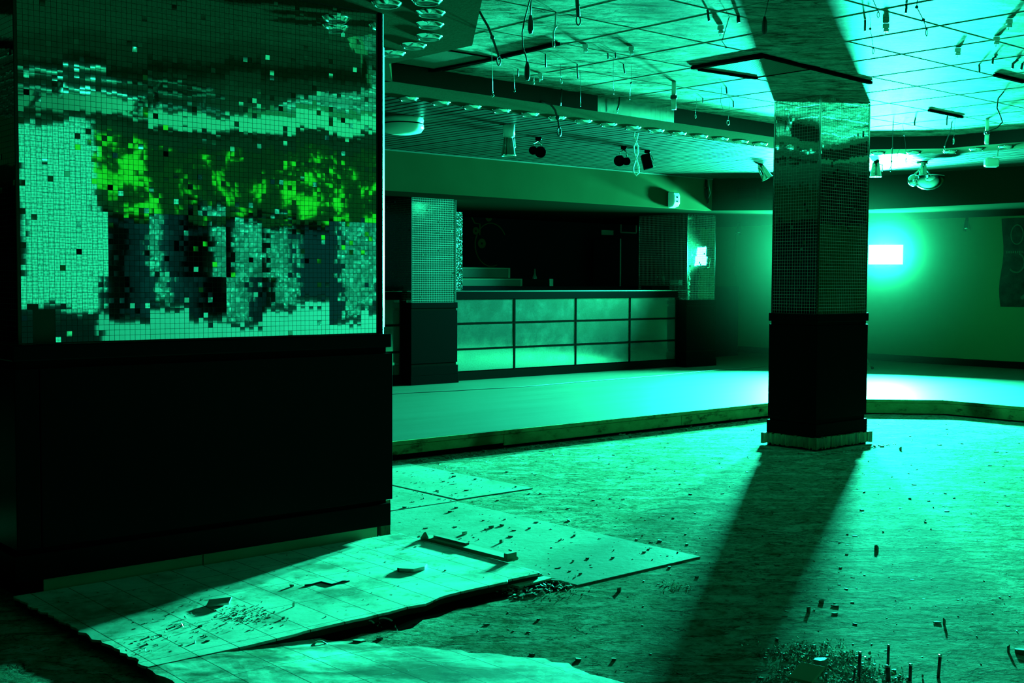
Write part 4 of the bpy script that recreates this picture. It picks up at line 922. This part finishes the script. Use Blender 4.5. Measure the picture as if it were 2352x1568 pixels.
# ------------------------------------------------------------------ loose things on the floor
# long batten along the slab edge
a, b_ = at(965,1236,Z=.04), at(1165,1287,Z=.04)
rt = thing('batten', 'long splintered batten lying along the edge of the tiled slab', 'plank', (a+b_)/2)
d = (b_-a).normalized(); sd = Vector((-d.y,d.x,0)); 
if sd.x < 0: sd = -sd
mb = MB(); mb.obox((a+b_)/2+sd*.035, d*((b_-a).length/2), sd*.034, Vector((0,0,.009))); mb.build('board', M['plank'], rt, bevel=.003)
mb = MB(); mb.obox(b_+sd*.03-d*.012+Vector((0,0,.012)), d*.012, sd*.03, Vector((0,0,.018))); mb.build('end_block', M['plank'], rt, bevel=.002)
mb = MB(); mb.add([a+sd*.0, a+d*.06, a+d*.03+Vector((0,0,.035)), a+sd*.012, a+d*.06+sd*.012, a+d*.03+sd*.012+Vector((0,0,.035))], [(0,1,2),(5,4,3),(0,3,4,1),(1,4,5,2),(2,5,3,0)]); mb.build('splinter', M['plank'], rt)
mb = MB(); mb.obox((a*.72+b_*.28)+sd*.05+Vector((0,0,.014)), d*.12, sd*.012, Vector((0,0,.005))); mb.build('loose_strip', M['chip'], rt)
# broken tile piece standing proud of the slab
c = at(950,1301,Z=.05); mb = MB()
mb.prism([(c.x-.075,c.y+.02),(c.x-.03,c.y-.04),(c.x+.035,c.y-.035),(c.x+.075,c.y-.0),(c.x+.05,c.y+.05),(c.x-.03,c.y+.06)], .037, .052)
tag(mb.build('broken_tile', M['tile'], bevel=.001), 'loose broken tile lying on the tiled slab below the batten', 'tile')
# long thin offcut at the slab's right end
a, b_ = at(1172,1336,Z=.02), at(1248,1316,Z=.02); mb = MB(); mb.bar((a.x,a.y-.03,.006),(b_.x,b_.y-.03,.006),.05,.008)
tag(mb.build('offcut', M['chiplight'], bevel=.001), 'pale flat offcut at the right end of the broken slab edge', 'offcut')
def shard(r, c, sx, sy, sz, rot):
    mb = MB(); n = r.randint(4,6); pts = []
    for i in range(n):
        a = 2*PI*i/n+r.uniform(-.35,.35); k = r.uniform(.65,1.1); x, y = math.cos(a)*sx*k, math.sin(a)*sy*k
        pts.append((c[0]+x*math.cos(rot)-y*math.sin(rot), c[1]+x*math.sin(rot)+y*math.cos(rot)))
    ar = sum(pts[i][0]*pts[(i+1)%n][1]-pts[(i+1)%n][0]*pts[i][1] for i in range(n))
    if ar < 0: pts.reverse()
    tl = r.uniform(-.3,.3)
    mb.add([(x,y,c[2]) for x,y in pts]+[(x+r.uniform(-.1,.1)*sx,y+r.uniform(-.1,.1)*sy,c[2]+sz*(1+tl*math.cos(i))) for i,(x,y) in enumerate(pts)], [tuple(range(n-1,-1,-1)), tuple(range(n,2*n))]+[(i,(i+1)%n,n+(i+1)%n,n+i) for i in range(n)])
    return mb
rr = random.Random(77)
def surf(p):
    if 3.535 < p.x < 4.36 and 3.67 < p.y < 5.51: return .0068
    if (3.52 < p.x < 4.37 and 5.54 < p.y < 7) or (4.395 < p.x < 5.0 and 5.58 < p.y < 7): return .0063
    if 1.62 < p.x < 3.49 and 3.84 < p.y < 4.9: return .0362
    return .0
pieces = [ # photo x, y, half length, half width, height, material, label
 (1034,1176,.026,.018,.016,'chip','dark crumb on the plywood, nearest the mirrored pillar foot'),
 (1129,1212,.034,.02,.02,'chip','larger dark lump of the pair on the big plywood sheet'),
 (1152,1207,.028,.018,.018,'chip','smaller dark lump of the pair on the big plywood sheet'),
 (1066,1227,.03,.016,.024,'chiplight','pale curled flake on the plywood above the batten'),
 (1151,1246,.026,.02,.028,'chip','dark hollow nut-like scrap on the plywood right of the batten'),
 (1216,1214,.022,.012,.014,'chip','small dark crumb left of centre on the big plywood sheet'),
 (1230,1200,.03,.010,.008,'chip','thin dark splinter on the big plywood sheet, near its upper edge'),
 (1072,1126,.05,.012,.007,'chip','dark flat stick on the narrow plywood sheet'),
 (1040,1112,.07,.008,.004,'chip','thin long splinter on the narrow plywood sheet'),
 (1091,1101,.02,.012,.012,'chip','small dark crumb on the narrow plywood sheet near its point'),
 (1245,1036,.06,.02,.008,'chip','dark flat strip on the bare floor below the step'),
 (1350,1283,.024,.015,.012,'chip','dark crumb at the lower middle of the big plywood sheet'),
 (1408,1281,.022,.012,.012,'chip','dark crumb right of middle on the big plywood sheet'),
 (1316,1289,.018,.01,.012,'chip','tiny crumb low on the big plywood sheet'),
 (1515,1243,.03,.012,.014,'chiplight','small pale block on the bare floor beyond the plywood corner'),
 (1421,1358,.022,.016,.03,'chip','upright dark chip on the bare floor right of the broken trench'),
 (1537,1304,.02,.012,.014,'chip','dark crumb beside the plywood point'),
 (1600,1327,.018,.014,.016,'chip','dark crumb at the left edge of the pillar shadow'),
 (1410,1516,.024,.014,.014,'chip','dark crumb low on the floor left of the pillar shadow'),
 (1328,1516,.026,.016,.014,'chip','dark lump near the bottom of the view, left of the pillar shadow'),
 (1118,1435,.036,.014,.008,'chip','dark sliver below the broken trench'),
 (1236,1424,.02,.014,.014,'chip','small dark crumb below the right part of the trench'),
 (1222,1505,.026,.014,.012,'chip','dark crumb at the bottom middle of the floor'),
 (2012,1262,.026,.024,.04,'chip','dark upright cube on the floor right of the pillar shadow'),
 (1886,1384,.026,.02,.02,'chip','dark square scrap at the right edge of the pillar shadow'),
 (1918,1393,.032,.014,.012,'chip','dark scrap beside the square scrap near the pillar shadow'),
 (1917,1410,.028,.010,.01,'chip','thin dark scrap just below the other scraps near the pillar shadow'),
 (1857,1405,.02,.018,.04,'chip','upright dark scrap on the shadow edge'),
 (2168,1434,.012,.012,.045,'chip','dark upright stub on the right floor'),
 (2152,1431,.03,.014,.012,'chiplight','pale flake beside the upright stub on the right floor'),
 (2157,1022,.045,.014,.01,'chip','dark sliver far right on the bright floor'),
 (2288,1038,.06,.02,.008,'chip','dark crescent scrap far right near the step'),
 (2068,1034,.03,.012,.045,'chip','dark torn scrap standing up right of the pillar base'),
 (1784,1299,.035,.016,.012,'chip','dim dark scrap lying inside the pillar shadow'),
 (2349,1501,.05,.03,.03,'chip','dark lump at the right edge of the view'),
 (2316,1498,.014,.014,.045,'chip','thin dark stub near the right edge of the view'),
 (2174,1174,.04,.02,.006,'chiplight','pale flat flake on the right floor'),
 (827,1474,.06,.04,.016,'chip','dark broken slab lump below the trench'),
 (872,1468,.03,.014,.012,'chip','dark chip right of the lump below the trench'),
 (847,1495,.034,.016,.01,'chip','dark chip under the lump below the trench'),
 (671,1347,.022,.014,.018,'chip','small dark scrap on the slab near the pillar shadow line'),
 (650,1421,.014,.010,.014,'chip','tiny dark crumb on a tile joint of the slab'),
 (674,1393,.012,.008,.03,'chiplight','tiny upright pale splinter on the slab'),
]
for (x, y, hl, hw, h, mt, lab) in pieces:
    p = at(x,y,Z=.01); z0 = surf(p); p = at(x,y,Z=z0)
    tag(shard(rr, (p.x,p.y,z0+.0005), hl*.5, hw*.5, h*.5, YAW-PI/2+rr.uniform(-.5,.5)).build('debris_chip', M[mt]), lab, 'debris', 'loose scraps on the floor')
# lifted tile with dirt round it at the edge of the pillar's shadow
c = at(503,1382,Z=.049); rt = thing('lifted_tile', 'tilted broken tile at the edge of the mirrored pillar shadow on the slab', 'tile', (c.x,c.y,.037))
mb = MB(); ax = (_r0*.95+Vector((0,0,.12))).normalized(); mb.obox(c, ax*.045, Vector((-_r0.y*.92,_r0.x*.92,.22)).normalized()*.024, Vector((0,0,.004))); mb.build('tile', M['tile'], rt, bevel=.001)
mb = MB(); mb.obox(c-_r0*.01+Vector((0,0,-.010)), _r0*.03, Vector((-_r0.y,_r0.x,0))*.02, Vector((0,0,.004))); mb.build('packing', M['dirt'], rt)
dp = MB(); rd = random.Random(4)
for k in range(170):
    q = at(rd.gauss(560,34), rd.gauss(1412,11), Z=.036); sq = shard(rd, (q.x,q.y,.0358), rd.uniform(.0015,.006), rd.uniform(.0015,.004), rd.uniform(.0008,.003), rd.uniform(0,3)); dp.add(sq.v, sq.f)
tag(dp.build('dirt_patch', M['chip']), 'patch of dark dirt on the tiled slab beside the tilted broken tile', 'rubble', kind='stuff')
# wire on the slab
wp = [at(x,y,Z=.039) for x, y in ((700,1344),(716,1342),(738,1336),(748,1339),(762,1342),(775,1339),(786,1335),(803,1333))]
mb = MB(); mb.tube(wp, .004, 6); tag(mb.build('wire_scrap', M['cable'], smooth=True), 'dark bent wire lying on the tiled slab', 'wire')
# curled strips in the trench
for k, (x, y, lab) in enumerate(((880,1422,'pale curled strip in the trench, upper of two'),(735,1476,'pale curled strip in the trench, near its left end'),(850,1428,'small pale flake in the trench'))):
    p = at(x,y,Z=.012); mb = MB(); L = (.07,.05,.03)[k]
    mb.tube([p+_r0*(L*(i/6-.5))+Vector((0,0,.012*math.sin(PI*i/6)-.006)) for i in range(7)], .0035, 6); tag(mb.build('curled_strip', M['chiplight'], smooth=True), lab, 'debris', 'pale strips in the trench')
# foot of the mirrored pillar: loose angle piece and bent pipe
p = at(905,1247,Z=.01); mb = MB(); mb.bar((p.x-.05,p.y+.0,.012),(p.x+.12,p.y-.0,.012),.03,.022); tag(mb.build('loose_angle', M['plank'], bevel=.002), 'dark loose angle strip at the foot of the mirrored pillar edge', 'strip')
p = at(893,1255,Z=.01); mb = MB(); mb.tube([p+Vector((-.05,.02,.012)), p+Vector((-.02,.0,.018)), p+Vector((.01,-.02,.014)), p+Vector((.02,-.04,.008))], .008, 8); tag(mb.build('bent_pipe', M['hook'], smooth=True), 'short bent pale pipe at the foot of the mirrored pillar', 'pipe')
# rubble heap at the bottom right: broken glass and dirt
heap = MB(); rh = random.Random(15)
hc_ = [at(x,y,Z=0) for x, y in ((1800,1560),(1850,1520),(1900,1510),(1960,1530),(1990,1550),(2020,1562),(1860,1560),(1940,1562),(1800,1500),(1870,1490),(1930,1512))]
for k in range(1100):
    c = rh.choice(hc_); x, y = c.x+rh.gauss(0,.05), c.y+rh.gauss(0,.05); s = rh.uniform(.002,.008)
    nrm = Vector((rh.gauss(0,1),rh.gauss(0,1),rh.gauss(0,1)+1)).normalized(); u = nrm.cross(Vector((1,0,.2))).normalized(); v = nrm.cross(u); z0 = rh.uniform(.003,.016)
    p = Vector((x,y,z0)); heap.add([p-u*s, p+v*s*.8, p+u*s*1.1, p-u*s+nrm*.002, p+v*s*.8+nrm*.002, p+u*s*1.1+nrm*.002], [(0,1,2),(5,4,3),(0,3,4,1),(1,4,5,2),(2,5,3,0)])
tag(heap.build('broken_glass', mat('broken_mirror_glass', (.75,.85,.8), .08, .9)), 'glinting heap of broken glass at the bottom right', 'rubble', kind='stuff')
dirt = MB()
for k in range(150):
    c = rh.choice(hc_); x, y = c.x+rh.gauss(0,.06), c.y+rh.gauss(0,.06); s = rh.uniform(.004,.012)
    q = shard(rh, (x,y,rh.uniform(0,.004)), s, s*.7, rh.uniform(.003,.010), rh.uniform(0,3)); dirt.add(q.v, q.f)
tag(dirt.build('dirt_heap', M['chip']), 'dark dirt and crumbs under the broken glass at the bottom right', 'rubble', kind='stuff')
p = at(1852,1551,Z=.03); rt = thing('tile_piece', 'green lit square tile lying on the broken glass heap', 'tile', p)
mb = MB(); mb.obox(p+Vector((0,0,.008)), Vector((.05,.01,.012)), Vector((-.008,.04,0)), Vector((0,0,.005))); mb.build('tile', M['plinth'], rt, bevel=.001)
for (x, y, h, r_, lab) in ((2039,1533,.075,.007,'tallest upright steel bolt at the bottom right'),(1972,1562,.09,.008,'black upright bolt left of the tallest bolt'),(2090,1562,.05,.008,'short black bolt right of the tallest bolt'),(2155,1556,.075,.008,'leaning black bolt at the bottom right'),(2040,1566,.05,.012,'thick stub in front of the tallest bolt'),(1960,1566,.045,.005,'thin black pin beside the black bolt')):
    p = at(x,y,Z=0); rt = thing('floor_bolt', lab, 'bolt', p, 'bolts standing up from the floor')
    tl = Vector((rr.uniform(-.1,.1),rr.uniform(-.1,.1),1)).normalized()
    mb = MB(); mb.tube([p, p+tl*h], r_*.7, 8); mb.build('shank', M['wire'], rt, smooth=True)
    mb = MB(); mb.tube([p+tl*h, p+tl*(h+.005)], r_*.85, 8); mb.build('head', M['chrome'], rt, smooth=True)
p = at(1884,1522,Z=.02); mb = shard(rr, (p.x,p.y,.004), .04, .03, .03, .4); tag(mb.build('rubble_lump', M['chip']), 'dark angular lump behind the square tile on the glass heap', 'rubble')
# glass sparkle near the trench and along the step
gl = MB()
for (x, y, n, sp) in ((1560,1345,26,.03),(1540,1340,14,.03),(420,1455,20,.10),(330,1490,20,.08),(560,1560,40,.12),(480,1395,12,.05),(1280,1345,40,.06),(1255,1360,30,.05),(900,1430,10,.05)):
    p = at(x,y,Z=.01)
    for k in range(n):
        c = p+Vector((rh.gauss(0,sp),rh.gauss(0,sp),0)); z0 = surf(c)+.002; s = rh.uniform(.002,.008)
        nrm = Vector((rh.gauss(0,1),rh.gauss(0,1),rh.gauss(0,1)+1.2)).normalized(); u = nrm.cross(Vector((1,0,.2))).normalized(); v = nrm.cross(u); c.z = z0+s*.6
        gl.add([c-u*s, c+v*s*.8, c+u*s*1.1, c-u*s+nrm*.002, c+v*s*.8+nrm*.002, c+u*s*1.1+nrm*.002], [(0,1,2),(5,4,3),(0,3,4,1),(1,4,5,2),(2,5,3,0)])
tag(gl.build('glass_splinters', mat('glass_splinter', (.75,.85,.8), .1, .9)), 'scattered bright glass splinters on the floor', 'rubble', kind='stuff')
# crumbs and flakes strewn over the whole floor
cr = MB()
def strew(n, xr, yr, smin, smax, hmax):
    for k in range(n):
        x, y = rh.uniform(*xr), rh.uniform(*yr)
        if 7.7 < x < 8.7 and 5.3 < y < 6.05: continue
        v = Vector((x,y,0)); z0 = surf(v); s = smin*(smax/smin)**(rh.random()**2.2)
        q = shard(rh, (x,y,z0), s*rh.uniform(.8,2.2), s*.6, rh.uniform(.15,1)*min(hmax, s), rh.uniform(0,PI)); cr.add(q.v, q.f)
strew(420,(2.7,5.0),(2.0,3.6),.0012,.007,.004); strew(1100,(4.2,10.5),(3.0,6.9),.002,.010,.006); strew(240,(1.66,2.15),(3.2,4.1),.0015,.008,.007); strew(500,(3.5,5.2),(3.7,7.0),.002,.010,.008)
strew(700,(4.9,10.0),(6.9,7.05),.004,.02,.03); strew(160,(7.6,8.7),(5.25,5.42),.006,.02,.03); strew(140,(1.7,3.5),(3.84,4.9),.0015,.006,.004); strew(260,(3.2,3.54),(3.66,3.84),.004,.014,.012)
tag(cr.build('crumbs', M['chip']), 'crumbs and flakes strewn over the bare floor', 'rubble', kind='stuff')

# ------------------------------------------------------------------ world, camera, view
w = bpy.data.worlds.new('dark'); SC.world = w; w.use_nodes = True
w.node_tree.nodes['Background'].inputs[0].default_value = (0,0,0,1); w.node_tree.nodes['Background'].inputs[1].default_value = 0.
cd = bpy.data.cameras.new('camera'); cd.sensor_width = 36; cd.lens = F*36/2352; cd.clip_start = .05
co = bpy.data.objects.new('camera', cd); COL.objects.link(co)
R3 = Matrix((_r, _u, -_f)).transposed()
co.matrix_world = Matrix.Translation(CAM) @ R3.to_4x4()
SC.camera = co
vs = SC.view_settings; SC.display_settings.display_device = 'sRGB'
vs.view_transform = 'Standard'; vs.look = 'None'; vs.gamma = 1; vs.use_curve_mapping = False; vs.exposure = 0.
cy = SC.cycles
cy.max_bounces = 8; cy.diffuse_bounces = 1; cy.glossy_bounces = 5; cy.transmission_bounces = 4; cy.volume_bounces = 0; cy.transparent_max_bounces = 6
cy.use_denoising = True; cy.sample_clamp_indirect = 6.
